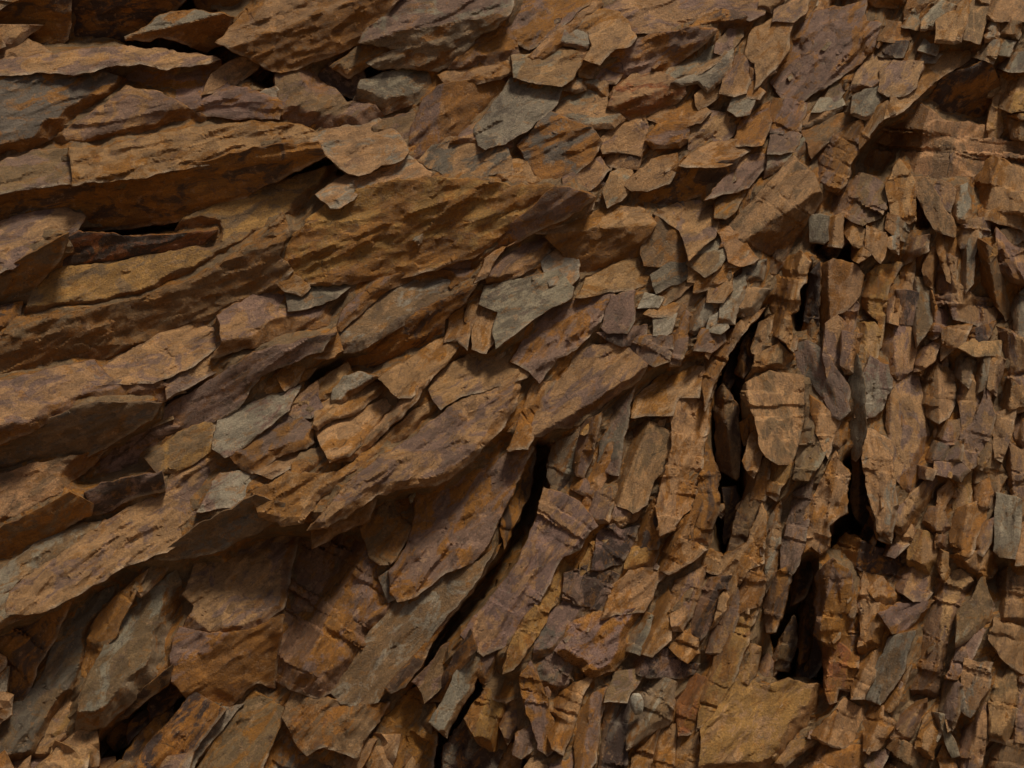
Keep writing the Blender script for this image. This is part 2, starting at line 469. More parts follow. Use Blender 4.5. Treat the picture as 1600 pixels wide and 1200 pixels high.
def build(name, W, F, CA, CB, FL, mat, origin=None, parent=None):
    me = bpy.data.meshes.new(name)
    o3 = np.array(origin) if origin is not None else np.zeros(3)
    me.vertices.add(len(W)); me.vertices.foreach_set('co', (W - o3).astype(np.float32).ravel())
    me.loops.add(len(F) * 3); me.loops.foreach_set('vertex_index', F.astype(np.int32).ravel())
    me.polygons.add(len(F)); me.polygons.foreach_set('loop_start', np.arange(0, len(F) * 3, 3, dtype=np.int32))
    me.polygons.foreach_set('loop_total', np.full(len(F), 3, np.int32))
    me.update(calc_edges=True)
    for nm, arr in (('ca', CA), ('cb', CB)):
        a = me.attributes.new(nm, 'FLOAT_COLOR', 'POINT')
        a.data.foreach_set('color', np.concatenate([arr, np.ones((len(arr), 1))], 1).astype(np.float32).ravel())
    a = me.attributes.new('fl', 'FLOAT_VECTOR', 'POINT'); a.data.foreach_set('vector', FL.astype(np.float32).ravel())
    me.polygons.foreach_set('use_smooth', np.ones(len(F), bool))
    me.set_sharp_from_angle(angle=math.radians(24))
    me.materials.append(mat)
    o = bpy.data.objects.new(name, me)
    scene.collection.objects.link(o)
    o.location = o3
    if parent is not None: o.parent = parent
    return o

# ------------------------------------------------------------------ traced slabs
# colours, height out of the face, tilt (g) or ridge (r: x1,y1,x2,y2,slope above,slope below) : outline   @name; label
#@@SLABS@@
SLABS = '''
# --- upper left
OD -78 g0,-.3 : -20,-20 105,-20 108,60 85,80 -20,100
DO -98 g0,-.4 : 108,-20 300,-20 250,45 195,55 190,72 110,78
OD -80 g0,-.2 : 300,-20 410,-20 376,20 310,20
GO -22 r195,60,303,32,.5,1 : 195,57 225,45 250,22 305,15 360,30 352,70 322,82 285,68 262,60 225,63 197,62
TP -10 g0,.7 : -20,105 60,93 180,80 240,76 300,85 338,90 345,95 320,100 285,105 260,108 220,98 170,103 140,112 100,115 60,113 -20,117
PO -12 g.1,.2 : 172,105 220,100 258,110 320,102 346,95 352,138 400,150 440,165 435,185 400,183 365,187 330,182 275,162 240,145 200,128 172,116
KO -4 g0,.25 : -20,127 50,118 100,118 150,116 195,130 200,142 170,165 120,198 75,220 35,246 -20,258
PT 2 g0,.3 : 75,224 120,200 172,166 200,142 245,151 275,168 332,192 338,202 270,209 205,225 160,235 115,234
BP 6 g0,.45 n1.3 : -20,265 45,247 115,240 118,262 112,284 60,292 -20,304
TO 5 g0,.45 n1.3 : 115,240 160,239 205,227 280,211 340,205 400,196 470,205 500,214 480,232 400,236 330,255 230,275 115,288
OD 0 g0,-.75 : -20,306 115,292 230,278 330,258 400,238 495,230 505,242 440,278 376,310 280,344 185,358 120,368 126,345 100,330 70,328 45,328 20,338 -20,352
TP 16 g0,.55 n1.2 : -20,362 25,345 60,337 100,332 127,342 120,368 75,385 45,400 20,420 -20,430
BO 10 g0,-.5 : -20,432 22,423 46,402 100,376 97,396 80,423 55,447 36,487 -20,478
DR -20 g0,-.25 : 100,380 125,372 220,368 330,363 310,385 230,405 160,418 95,416
YB -14 g0,.42 n.6 : 40,492 55,452 90,421 160,422 230,408 312,390 336,362 275,360 292,346 380,312 440,281 525,260 512,290 470,330 440,358 395,380 350,412 330,428 250,458 180,478 110,493
OB 4 r110,500,420,385,.4,.45 n1.7 : -20,560 30,502 110,496 200,480 270,456 335,430 365,406 400,383 440,348 447,362 432,400 456,422 440,442 400,462 330,497 300,502 255,522 215,547 175,579 140,570 100,580 -20,598
TP 17 g0,.5 n.9 : -20,606 100,581 145,573 158,588 180,600 240,599 268,613 288,613 245,632 150,634 112,646 60,668 -20,698 @shale_slab; long tan slab running in from the left edge above a dark underside
TP 10 g0,.45 : 150,582 215,550 255,524 300,507 345,494 365,500 350,530 325,556 300,572 262,590 240,598 180,598
BK 10 g0,-.5 : -20,700 60,670 112,648 150,636 246,634 236,656 180,690 130,716 55,733 -20,750
TB 12 g0,.38 : -20,752 50,734 130,717 167,698 150,722 112,752 111,771 60,801 -20,838
OB 7 g0,-.5 : -20,842 60,804 110,777 140,790 142,806 90,832 40,866 -20,898
PD -8 g0,-.1 : 130,745 165,702 240,657 330,602 400,557 520,522 502,547 405,587 372,638 332,662 326,690 280,688 232,714 232,740 190,752 140,768
BY 0 g0,.35 : 230,716 280,686 332,660 327,706 276,738 250,741
DP -4 g0,-.2 : 138,772 190,755 250,745 256,766 200,781 166,800 146,806
GB 6 g0,.42 : -20,912 40,870 90,834 165,816 150,836 110,866 50,901 20,926 -20,945
TP 18 g0,.42 n1.2 : 18,930 60,895 110,867 165,822 200,802 250,777 280,738 330,716 358,722 345,748 306,800 312,804 292,842 260,861 230,873 190,886 150,913 100,941 62,956 10,962
GB 17 g0,.3 : -20,945 18,932 40,938 80,950 55,958 -20,990
GP 20 g.05,.45 : 306,800 346,748 385,742 432,741 440,746 405,772 360,790
BK 8 g0,-.35 : 240,874 310,828 400,782 440,790 430,815 400,832 350,856 300,871
# --- middle left
GP 12 g.1,.4 : 330,702 345,656 400,633 462,612 450,640 402,680 372,704 350,714 @rock_block; small grey block wedged beside an open crescent crack, left of centre
PO 18 g.1,.45 : 362,714 402,682 456,641 480,665 488,690 480,700 430,715 405,735 395,739 378,731
TO 14 g.1,.5 : 402,738 440,712 486,702 484,713 461,731 440,739 425,746
GW 27 g0,.25 n.4 : 518,633 525,610 540,595 560,588 584,590 560,613 540,626 @stone_chip; smooth pale grey chip lying on the tan slab, left of centre
TO 16 g0,.4 : 486,668 500,640 520,630 545,625 580,604 607,600 590,618 550,648 520,655 496,672
TO 24 g.1,.5 n.8 : 498,678 520,662 560,650 600,632 624,625 606,652 576,685 545,711 516,723 506,702 @shale_slab; bright orange tan slab under a thin slanting crack, left of centre
BT 12 g.1,.3 : 522,727 562,702 612,652 642,617 668,598 642,636 602,676 562,714
OT 20 g0,.45 n1.2 : 400,773 450,749 530,746 602,692 656,642 722,600 692,642 622,692 560,742 502,776 472,816 440,821 405,806
PT 30 g0,.42 n1.3 : 482,829 522,791 562,746 642,692 702,647 762,612 812,590 802,642 782,673 752,703 706,746 680,756 650,759 620,766 590,773 550,801 510,823 @shale_slab; long purple brown slab with a ragged lower lip, crossing the middle left
OB 5 g-.1,.3 : 566,806 576,790 620,776 646,771 644,815 638,840 610,879 596,884 579,869 568,835 @rock_block; leaf shaped brown block ringed by a dark open crack
PO 10 g.1,.35 n1.2 : 612,896 642,850 653,800 656,768 706,752 752,707 800,690 828,702 813,740 783,800 763,850 738,880 700,892 652,930 622,940 612,925
KG 0 g0,.2 : 597,905 612,898 623,930 606,942
TP 10 g0,.35 n1.2 : 288,980 306,945 292,930 300,905 312,880 350,862 420,846 462,840 452,900 442,950 402,985 356,994 330,994
PO 8 r268,1068,352,996,.15,.4 : 268,1025 284,990 330,996 356,997 402,988 436,972 430,1074 400,1065 352,1108 330,1104 292,1092 268,1066
OP 12 g0,.35 n1.5 : 432,1064 442,970 456,900 472,850 560,832 574,870 592,890 597,940 620,946 590,990 560,1040 520,1078 500,1092 460,1080 @rock_block; rough rust streaked block with a jagged foot, lower left of centre
BG 22 g.05,.32 n.6 : 517,1078 547,1050 582,990 622,946 682,902 752,882 772,857 747,905 702,958 662,1008 640,1038 606,1070 590,1095 560,1107 532,1100 @shale_slab; long smooth olive tan slab with a rounded lower tip, lower left of centre
OD 16 g-.9,.05 : 606,1074 642,1041 704,961 750,906 774,862 782,852 758,897 709,956 677,999 656,1040 632,1072 612,1080
# --- lower left
OD -14 g.1,0 : -20,992 80,947 112,930 85,1000 60,1042 40,1092 -20,1115
KB -8 g.15,.3 : 74,1052 90,1002 130,946 206,900 190,940 150,970 140,1010 130,1050 122,1085 100,1101 80,1131 50,1182 20,1192 -20,1220 -20,1122 40,1100
OB -4 g.2,.1 : 126,1100 131,1042 152,970 200,922 228,893 206,940 180,990 150,1040 137,1080
BG 6 g.1,.42 n.8 : 118,1146 126,1102 150,1042 180,987 210,932 272,902 286,932 276,970 266,1020 256,1058 230,1076 205,1101 165,1131 140,1141 @shale_slab; olive and grey pointed slab hanging over a dark hollow, lower left
DB -8 g0,-.5 : 167,1134 230,1080 263,1052 264,1066 200,1122
DO -8 g.1,.2 : 196,1220 240,1150 286,1106 302,1090 346,1110 320,1150 290,1190 272,1220
KG -6 g.1,.3 : 278,1220 310,1156 350,1110 372,1106 346,1140 310,1182 300,1220
BO -6 g.1,.3 : 302,1220 350,1142 400,1088 442,1110 430,1150 400,1220
KO -14 g.1,.2 : 402,1220 430,1155 446,1125 466,1170 480,1182 478,1220
BO 4 g0,.3 n1.2 : 443,1122 460,1090 500,1097 545,1107 600,1102 590,1130 566,1160 556,1186 520,1170 505,1166 480,1179 465,1166
OB -2 g.05,.28 : 568,1186 600,1132 630,1086 682,1074 692,1100 682,1150 672,1220 600,1220
GB 24 g.1,.25 n.5 : 675,1130 700,1085 730,1032 756,1020 749,1045 726,1100 706,1130 697,1152 @rock_splinter; straight olive grey splinter pointing down, bottom centre left
OD 4 g.3,0 : 672,1095 700,1050 735,1000 744,1015 722,1040 690,1095
DK -28 g0,.1 : 692,1166 725,1122 782,1172 772,1220 690,1220
YO 2 g0,.35 : 725,1122 760,1086 792,1100 786,1130 771,1172 745,1160
BO 6 g0,.3 : 758,1075 775,1050 800,1060 812,1085 790,1098 762,1088
PT 28 g.15,.35 : 722,991 758,945 798,905 819,872 834,820 856,772 872,776 902,790 930,820 920,832 906,856 880,871 860,906 840,941 820,986 811,1011 786,1011 757,1024 735,1011 @shale_slab; broad mauve and tan slab with a squared lower end, below the centre
YO 18 g-.7,.1 n1.2 : 784,1052 800,1013 830,962 862,908 882,873 894,898 872,930 852,970 826,1012 800,1047
# --- top
TO 24 r350,78,545,6,.6,.3 n1.2 : 338,68 390,20 420,3 440,-20 630,-20 602,25 581,50 566,68 530,82 500,92 470,106 440,114 415,108 385,90 360,77 @rock_block; thick angular block with pink tan top and rusty front, top left of centre
PG 26 r565,66,765,20,.5,.35 n1.3 : 563,65 580,45 620,15 645,-20 800,-20 797,20 772,42 742,60 722,90 702,102 682,111 650,106 592,109 568,96 618,87 637,75 612,77 590,69 @rock_block; pale mauve ledge with a toothed notch in its left end, top centre
OP 14 g0,.3 n1.3 : 702,106 742,64 800,22 802,62 812,90 792,96 735,105
TO 16 g0,.45 : 690,120 735,107 802,97 806,110 782,124 740,131 702,138
KG 6 g0,.5 n.5 : 553,158 565,125 590,117 640,111 680,113 686,135 660,155 640,165 615,172 600,178 575,166 @shale_slab; dark bluish grey slab tucked under the notched ledge, top centre
DP -14 g0,.1 : 495,122 530,93 562,100 572,120 552,156 530,146
BP -2 g0,.2 : 430,117 470,109 494,97 496,127 520,146 542,159 582,171 602,186 560,200 505,214 470,203 445,190 438,160
GW 4 g0,.2 : 405,150 430,145 447,155 426,172 410,170
TG 18 g.1,.45 : 490,221 510,212 545,205 575,200 590,195 620,215 636,235 630,246 600,259 560,276 545,270 @shale_slab; tan slab with a sharp left point jutting over a dark hollow, upper left of centre
PO 16 r686,250,690,120,.1,.35 : 640,247 645,202 666,157 690,142 740,132 787,123 789,131 771,161 741,191 711,210 690,226 666,241 650,251
TK 20 g0,.35 : 656,251 676,231 702,223 740,230 790,237 802,270 760,275 740,285 702,278
TP 16 g0,.35 : 706,224 726,208 762,191 797,162 802,226 791,236 770,233 740,228
TO 12 g0,.5 : 762,284 790,276 802,258 820,256 842,290 872,286 874,293 802,300
# --- big rusty block
TG 19 g0,.55 : 500,305 545,278 600,262 632,247 669,272 664,284 622,287 562,302 532,322 515,325
OY 16 g0,-.05 n1.6 : 444,422 452,390 482,350 512,326 534,324 562,304 622,289 672,286 740,290 800,298 870,294 842,330 802,350 772,380 742,400 702,411 642,431 562,441 502,446 462,441 @rock_block; large block with a rough bright rust brown face, left of centre
PO 13 g0,-.3 : 640,437 742,404 802,357 872,298 922,310 902,330 862,350 802,380 762,402 742,422 682,442
PO 17 g0,.3 : 522,518 547,482 592,447 662,423 705,432 742,427 766,412 752,440 712,461 690,437 650,432 602,457 572,482 532,516
KG 13 g0,.4 n.5 : 450,486 452,466 472,468 490,442 520,445 538,450 525,466 482,481
BG 7 g0,.45 n.6 : 522,516 547,492 582,462 662,433 702,447 716,456 702,471 642,501 592,531 562,546 536,551 531,536 @shale_slab; smooth olive tan slab sunk in a long hollow, left of centre
OD 4 g0,-.6 n1.3 : 500,592 560,552 602,532 662,492 722,462 742,447 722,476 692,500 692,526 652,551 602,576 542,582
TO 13 g0,.4 : 480,561 500,531 520,521 532,546 522,556
OD 4 g0,-.4 n1.3 : 380,604 402,571 500,533 482,562 432,590
PT 14 g0,.48 : 345,497 402,467 446,456 448,486 520,479 532,486 516,511 482,516 432,531 382,546 330,561 350,536
OT 10 g0,.2 : 438,442 446,422 482,449 470,462 446,456
# --- centre
TO 24 g0,.45 : 596,592 660,556 676,545 702,535 713,540 702,560 672,596 642,620 622,624 606,606
TP 22 g0,.4 : 672,610 702,576 742,556 782,546 802,546 832,570 822,590 782,600 722,620 690,637
TO 22 g.1,.4 n.7 : 737,546 740,511 750,476 780,487 775,521 760,551
GK 31 g.05,.5 n.8 : 751,474 761,455 800,445 832,440 870,430 892,450 891,466 851,486 811,516 776,541 772,521 781,489 @rock_block; blue grey block with a rounded pale face, centre of the cliff
OT 11 g.1,.3 : 695,536 706,501 720,491 731,521 728,546 715,531
TO 13 g.1,.3 : 728,501 736,481 750,471 746,501 736,516
TO 16 g0,.2 : 740,441 762,411 802,387 862,347 922,316 926,326 882,351 858,366 832,364 790,384 758,432
PT 24 g.05,.42 : 760,432 790,386 830,367 850,371 860,391 850,406 811,431 780,446 761,446 @shale_slab; mauve tan slab with a clean slanting lower edge, just above the centre
TO 27 r856,366,1018,352,.6,.35 : 856,371 871,351 911,336 961,325 1001,335 1021,350 1011,371 1006,386 991,401 951,421 921,436 901,446 880,440 880,396
GT 27 g0,.35 : 851,409 880,392 898,396 904,431 886,450 860,446
OB 18 g0,.15 n.7 : 1001,396 1016,361 1031,338 1056,346 1071,371 1076,396 1071,412 1031,416 1006,413 @rock_block; rounded rust brown block split by short dark cracks, right of centre
TP 24 g.05,.35 : 1026,335 1061,325 1106,320 1121,346 1116,366 1091,391 1077,404 1073,380 1061,359
TO 21 g0,.5 : 900,466 921,442 961,421 1001,406 1011,420 1031,422 1011,441 986,455 951,456 926,461
PO 20 g0,.3 n1.3 : 800,562 831,521 861,491 901,469 951,452 961,466 941,496 931,511 901,546 871,561 841,600 826,581
KG 23 g0,.35 n.6 : 1021,431 1041,421 1081,415 1076,436 1051,446 1026,459
OT 22 g0,.3 : 1076,441 1081,420 1101,420 1098,441
BG 22 g.05,.35 : 1076,411 1101,376 1121,361 1136,396 1126,416 1101,431
TO 25 g.05,.4 : 1121,355 1141,360 1161,380 1182,405 1161,416 1141,411 1136,386
PK 26 g0,.3 n.5 : 941,511 961,470 986,464 988,501 981,520 951,519
DP 18 g0,.1 : 935,522 961,522 1006,516 1009,531 986,541 971,541
WG 27 g0,.3 n.6 : 998,480 1010,465 1031,470 1029,479 @stone_chip; small cream white chip on the rubble ledge, right of centre
TO 23 g0,.35 : 1010,491 1031,474 1056,478 1051,496 1021,496
GW 25 g0,.3 n.5 : 1021,523 1026,497 1051,496 1049,519 1036,526
PO 27 g.1,.25 : 1046,573 1051,556 1053,501 1066,488 1076,496 1073,541 1061,571
PO 20 g0,.2 : 985,546 1001,531 1046,530 1046,566 1021,573
GK 29 g.05,.3 n.5 : 1080,516 1091,476 1106,470 1113,491 1101,511 1086,521
TO 27 g.05,.35 : 1105,471 1111,456 1138,431 1141,451 1129,471
GW 30 g.05,.3 n.6 : 1122,501 1131,471 1141,441 1160,435 1166,456 1156,476 1146,506 @rock_block; shiny pale grey block at the right end of the rubble ledge
GW 27 g.05,.3 n.6 : 1105,516 1113,501 1126,491 1136,511 1126,521
PO 22 g0,.3 : 1085,546 1101,521 1126,521 1131,531 1111,549
TG 22 g.05,.3 : 1146,476 1166,457 1196,459 1181,491 1161,496 1148,492
GK 24 g0,.3 n.5 : 1163,446 1166,421 1191,415 1191,436 1176,441
OT 21 g0,.3 : 1100,412 1128,416 1150,418 1140,430 1108,452 1085,456
TO 16 g-.4,.15 n1.3 : 1100,602 1111,561 1141,521 1181,491 1193,484 1162,521 1142,551 1122,591 1102,641
# --- upper right of centre
TP 10 g0,.3 : 930,20 970,10 1010,5 1060,-20 1200,-20 1192,24 1171,30 1141,19 1111,19 1076,36 1061,50 1041,55 987,50 972,36
OD 16 g0,.3 n1.2 : 1081,46 1101,23 1141,21 1171,33 1173,42 1151,48 1111,48 1086,60
TO 20 g0,.4 : 885,40 901,31 931,20 961,25 976,40 991,60 986,70 961,75 936,100 915,90 928,72 922,52 895,45
GP 18 g0,.4 n.5 : 878,66 890,46 921,52 928,68 915,79 881,71
OP 12 g0,-.05 n1.4 : 936,101 966,81 986,72 1041,60 1081,50 1111,50 1091,76 1061,95 1036,116 1001,120 961,122
TG 18 g.05,.4 : 1036,123 1061,96 1091,76 1111,75 1136,85 1111,106 1081,120
GK 16 g0,.3 n.7 : 1056,129 1086,121 1116,96 1138,86 1141,106 1121,131 1106,146 1091,131 1066,136
TP 24 g.1,.35 n.6 : 1125,146 1141,101 1151,90 1176,98 1166,146 1146,151 @rock_block; upright tan block with a dark end, upper right of centre
DP 2 g0,0 : 1170,131 1181,91 1201,88 1203,111 1191,141
TO 16 g0,.3 : 1165,152 1176,134 1191,146 1186,156
GP 20 g0,.3 n.6 : 1140,171 1151,156 1176,156 1171,176 1151,181
TO 22 g.05,.3 : 824,91 851,70 881,41 926,5 936,8 906,36 881,66 851,91 831,96
OP 12 g0,.3 : 800,66 803,10 830,-20 900,-20 920,4 878,40 846,67 825,76
TG 20 g.05,.38 : 802,121 804,94 851,86 866,80 901,88 906,101 896,120 876,136 851,131
OT 12 g0,.2 : 906,101 916,95 926,106 926,121 906,119
TG 15 g0,.3 : 880,141 901,121 913,123 914,141 901,146
GT 14 g0,.3 : 915,141 918,126 946,131 951,151 941,153
PT 14 g0,.3 : 928,121 936,110 966,120 961,131 936,129
GK 22 g.1,.4 n.7 : 745,201 785,151 801,127 831,130 873,144 870,163 848,184 820,204 790,222 760,231 746,226 @rock_block; greenish grey block with a curved top beside an open crack, top centre
GT 20 g.05,.38 : 862,180 881,151 921,145 946,155 956,176 971,186 961,201 921,201 896,196 881,190
OK 12 g0,.15 : 814,226 842,201 862,183 886,197 921,206 936,221 926,251 901,271 856,289 836,271 821,246 @rock_block; dark rust angular block bounded by open cracks, upper centre
TR 21 r958,163,1068,133,.5,.55 n1.5 : 953,166 966,141 996,118 1031,120 1061,130 1071,146 1056,161 1016,181 986,189 966,176
TO 26 g.1,.4 n.6 : 1015,186 1051,161 1071,156 1106,176 1096,191 1071,196 1051,192 1041,201 @shale_slab; flat orange tan slab overhanging a dark slot, upper right of centre
PO 15 g0,.3 : 1010,221 1031,201 1071,198 1076,221 1061,231 1021,233
PT 14 g0,.3 n1.3 : 1076,231 1081,201 1106,179 1151,181 1146,211 1121,236 1091,241
TD 15 g0,.3 : 945,256 951,241 966,240 996,246 996,263 976,266
TO 26 g.05,.42 n.7 : 980,291 1001,271 1021,256 1051,248 1056,266 1046,286 1011,299 986,296
OD 19 g0,-.3 : 990,304 1052,270 1062,262 1106,264 1151,252 1136,276 1101,301 1061,321 1011,326
TO 26 g0,.5 n.7 : 1061,259 1081,246 1111,232 1151,225 1166,235 1156,249 1131,260 1106,262
PT 15 g0,.35 : 1101,311 1141,277 1166,251 1201,240 1196,261 1171,291 1141,301
TG 11 g0,.3 : 945,301 961,276 981,266 985,291 971,311 951,321
OP 9 g0,.3 : 1150,226 1161,191 1196,171 1201,201 1191,226
OB 12 g0,.2 : 920,320 935,290 945,305 955,322 1000,328 1010,334 962,324 925,330
TP 14 g0,.35 : 960,205 1005,190 1012,222 1000,243 965,238 940,240 938,222
# --- upper right
TO 24 g.05,.32 n.7 : 1165,86 1181,51 1206,38 1234,35 1231,70 1221,100 1199,121 1181,140 1181,100 1172,94 @shale_slab; smooth tan slab edged by a curving open crack, top right
TP 18 g0,.35 : 1205,34 1216,20 1256,2 1272,-20 1256,21 1240,34
PO 12 g0,.32 n1.3 : 1237,72 1242,41 1271,26 1301,20 1346,10 1346,41 1371,41 1361,81 1346,96 1311,121 1281,141 1251,161 1218,151 1206,131 1231,96
OD -8 g0,-.2 : 1290,-20 1410,-20 1411,10 1381,12 1341,8 1296,5
OB 20 g0,.3 n.8 : 1372,61 1381,36 1411,41 1421,61 1411,68
DK 8 g0,.1 : 1365,86 1371,69 1413,71 1411,89
GT 26 g0,.35 n.8 : 1405,36 1416,18 1441,15 1453,25 1441,48 1411,42
GT 22 g0,.35 : 1441,49 1446,31 1471,8 1487,12 1476,31 1463,41
TO 28 g.05,.35 n.7 : 1463,66 1469,36 1486,26 1506,8 1514,25 1506,51 1501,66 1491,71 @rock_block; upright tan block with a cracked face, top right corner
BT 24 g.05,.35 : 1506,61 1512,31 1521,5 1542,5 1539,36 1531,66
GT 22 g0,.3 : 1541,66 1542,31 1561,28 1561,66
TB 20 g0,.3 : 1564,61 1566,36 1591,40 1591,61
TB 18 g0,.3 : 1545,27 1550,-5 1600,-10 1615,30 1590,36 1566,33
GT 22 g0,.3 : 1440,78 1451,62 1464,71 1462,87
GK 20 g0,.3 n.6 : 1428,97 1436,82 1466,88 1461,99
BO 16 g0,.3 : 1412,30 1425,-10 1460,-15 1470,6 1446,14
TP 24 g0,.38 : 1330,141 1346,111 1361,93 1401,93 1396,116 1376,141 1361,149
TP 22 g0,.35 : 1376,141 1381,116 1401,103 1436,103 1431,136 1411,149 1386,149
TO 20 g0,.38 : 1400,151 1431,111 1481,86 1511,71 1516,86 1501,101 1461,126 1431,156 1396,181 1381,186
GK 28 g.05,.35 n.6 : 1330,176 1336,156 1371,142 1376,161 1373,176 1351,186 @rock_block; small grey block standing proud above the recess, upper right
GK 14 g0,.4 : 1270,176 1286,161 1311,155 1316,162 1281,176
TG 15 g0,.4 : 1250,203 1266,186 1301,172 1311,170 1286,191
TO 18 g.1,.3 : 1345,201 1351,188 1386,166 1396,176 1371,191 1351,221 1341,231
TG 18 g0,.35 : 1519,84 1531,66 1556,70 1556,91 1551,101
GT 18 g0,.3 : 1561,86 1563,66 1581,70 1576,86
KG 16 g0,.4 n.5 : 1563,106 1581,91 1620,85 1620,112 1581,113
DO -28 g0,-.4 : 1440,171 1481,123 1541,103 1561,131 1551,171 1501,201 1461,191
YT 8 g0,.3 n1.2 : 1555,165 1566,131 1620,118 1620,172 1581,176
YB 8 g0,.2 : 1580,216 1581,186 1620,184 1620,222
TB -9 g0,.08 n.9 : 1320,302 1341,262 1361,222 1391,192 1431,167 1471,197 1531,202 1581,212 1620,240 1620,285 1588,276 1546,256 1528,270 1512,296 1486,300 1466,288 1448,282 1424,282 1402,268 1390,286 1352,284
PT 20 g0,.35 : 1200,241 1211,206 1246,215 1241,236 1221,241
GP 14 g0,.35 n1.2 : 1196,278 1206,247 1246,231 1266,211 1256,241 1221,266
OP 10 g.15,.2 n1.3 : 1268,281 1271,251 1301,221 1341,196 1346,206 1331,251 1321,286 1311,301 1291,296
PO 11 g0,.3 n1.3 : 1200,206 1206,161 1231,160 1256,166 1250,205 1226,212
OB 6 g.1,.3 : 1256,205 1285,194 1330,180 1340,192 1300,218 1270,246
TB 32 r1146,384,1284,296,.35,.75 n1.0 : 1138,358 1180,318 1241,255 1268,275 1283,312 1230,392 1198,399 1170,386 @shale_slab; broad smooth tan slab with a squared upper end, upper right
# --- right
GK 28 g.05,.2 n.5 : 1266,376 1268,341 1290,343 1290,376 1286,381
TO 30 g0,.25 n.7 : 1291,386 1292,346 1312,342 1313,361 1319,381 1316,388
TO 28 g.1,.25 : 1319,361 1323,345 1346,361 1351,386 1336,386
TO 26 g0,.3 : 1330,406 1336,391 1359,389 1361,396 1341,411
TO 28 g.1,.25 : 1353,386 1358,361 1381,370 1386,376 1376,411 1366,401
TG 26 g0,.25 : 1386,377 1400,373 1403,396 1393,391
GT 25 g0,.25 : 1386,356 1391,341 1416,351 1416,376 1401,371
TP 24 g0,.3 n1.3 : 1405,401 1421,378 1446,376 1451,391 1431,401 1411,413
TO 22 g0,.18 n.7 : 1281,516 1282,421 1301,406 1331,419 1346,431 1341,461 1326,486 1306,491 1306,519 @rock_block; squared tan block with a deep black gap on its left, right side
DB -2 g.5,0 : 1256,502 1263,431 1281,411 1280,521
TO 26 g.1,.2 n1.2 : 1203,501 1211,441 1226,411 1251,401 1263,411 1251,451 1249,481 1236,491 1236,531 1241,551 1221,531 1205,515
YO 9 g-.2,.15 : 1343,471 1351,436 1376,421 1406,415 1391,441 1381,491 1376,541 1369,551 1371,501 1351,481
DP 8 g0,.1 n.6 : 1406,506 1408,461 1431,463 1431,506
TP 12 g0,.2 : 1386,501 1391,456 1405,461 1403,506
TP 18 g0,.22 : 1371,561 1376,521 1391,506 1421,508 1429,541 1426,581 1401,591 1371,571
BG 26 g.2,.15 n.6 : 1431,541 1429,471 1436,441 1451,440 1459,471 1456,501 1446,521 @rock_splinter; pointed brown splinter with a grey tip, right side
TP 20 g.05,.2 n1.2 : 1461,481 1466,431 1476,400 1488,406 1486,441 1501,451 1521,471 1551,471 1556,491 1546,511 1521,506 1491,496 1481,471
TG 32 g.1,.1 n.7 : 1500,441 1502,381 1516,361 1530,371 1521,401 1519,441 1511,456 @rock_splinter; upright grey brown splinter with a forked top, far right
PT 36 g0,.2 : 1490,371 1511,351 1541,345 1546,366 1521,381 1501,386
BO 26 g.25,.1 n.6 : 1535,441 1536,386 1546,391 1561,431 1571,471 1579,496 1571,501 1556,471
TP 18 g0,.2 : 1561,431 1556,391 1561,371 1581,391 1620,400 1620,452 1581,441
TB 30 g.1,.15 n.7 : 1427,284 1446,284 1463,316 1491,356 1491,369 1461,363 1453,346 @rock_splinter; slanting tan splinter leaning across a black gap, upper right
GT 28 g.1,.15 n.5 : 1487,346 1490,300 1506,295 1516,341 1512,351
TP 22 g0,.25 : 1452,300 1470,290 1488,300 1484,330 1468,318
TO 20 g.05,.2 : 1516,300 1530,262 1548,250 1590,268 1620,280 1620,330 1600,362 1550,345 1530,340
TO 20 g0,.2 : 1388,290 1404,262 1424,284 1430,345 1420,350 1392,335
BP 20 g0,.25 n1.3 : 1284,288 1308,300 1326,292 1350,280 1388,296 1375,340 1345,350 1320,338 1300,338
BG 20 g0,.3 : 1545,362 1580,366 1615,365 1615,398 1580,386
TP 20 g.1,.2 : 1431,581 1436,551 1466,536 1461,561 1441,576
TO 20 g.1,.2 : 1471,561 1479,519 1511,515 1506,541 1491,546
DO 14 g0,.2 : 1511,521 1546,511 1541,531 1521,536
BG 22 g.05,.2 n.6 : 1523,618 1526,561 1543,556 1541,606
BG 22 g.05,.2 : 1491,584 1501,558 1519,566 1514,606
TP 20 g.05,.2 : 1546,606 1549,556 1566,566 1562,590 1556,618
KG 18 g0,.3 : 1579,480 1600,462 1620,470 1620,530 1590,528
TP 22 g.05,.2 : 1565,520 1590,532 1620,540 1620,606 1592,612 1574,590 1570,560
PO 14 g0,.2 : 1455,455 1462,485 1490,500 1476,520 1455,530 1448,522 1460,498
TB 16 g.05,.2 : 1500,545 1520,540 1560,540 1564,556 1525,556
# --- centre right
TB 38 g0,.3 n.8 : 1157,621 1166,596 1201,590 1249,593 1256,641 1251,691 1236,722 1216,726 1196,715 1186,691 1181,651 @rock_block; proud pale tan block beside the deep black cleft, right of centre
BT 16 g0,.25 : 1168,592 1181,556 1216,546 1236,561 1237,588 1205,586
BG 28 g-.1,.25 : 1240,746 1251,701 1266,641 1280,630 1296,661 1293,691 1279,731 1261,751
TO 32 g.2,.15 : 1270,626 1301,659 1311,655 1293,714 1283,701 1275,661
OB 24 g.1,.2 n.5 : 1296,696 1306,661 1319,666 1321,686 1311,701
PK 32 g.2,.2 n.7 : 1240,546 1261,540 1291,561 1321,601 1326,641 1312,655 1298,650 1286,621 1251,581 @shale_slab; curved mauve grey slab arching down to a grey tip, right of centre
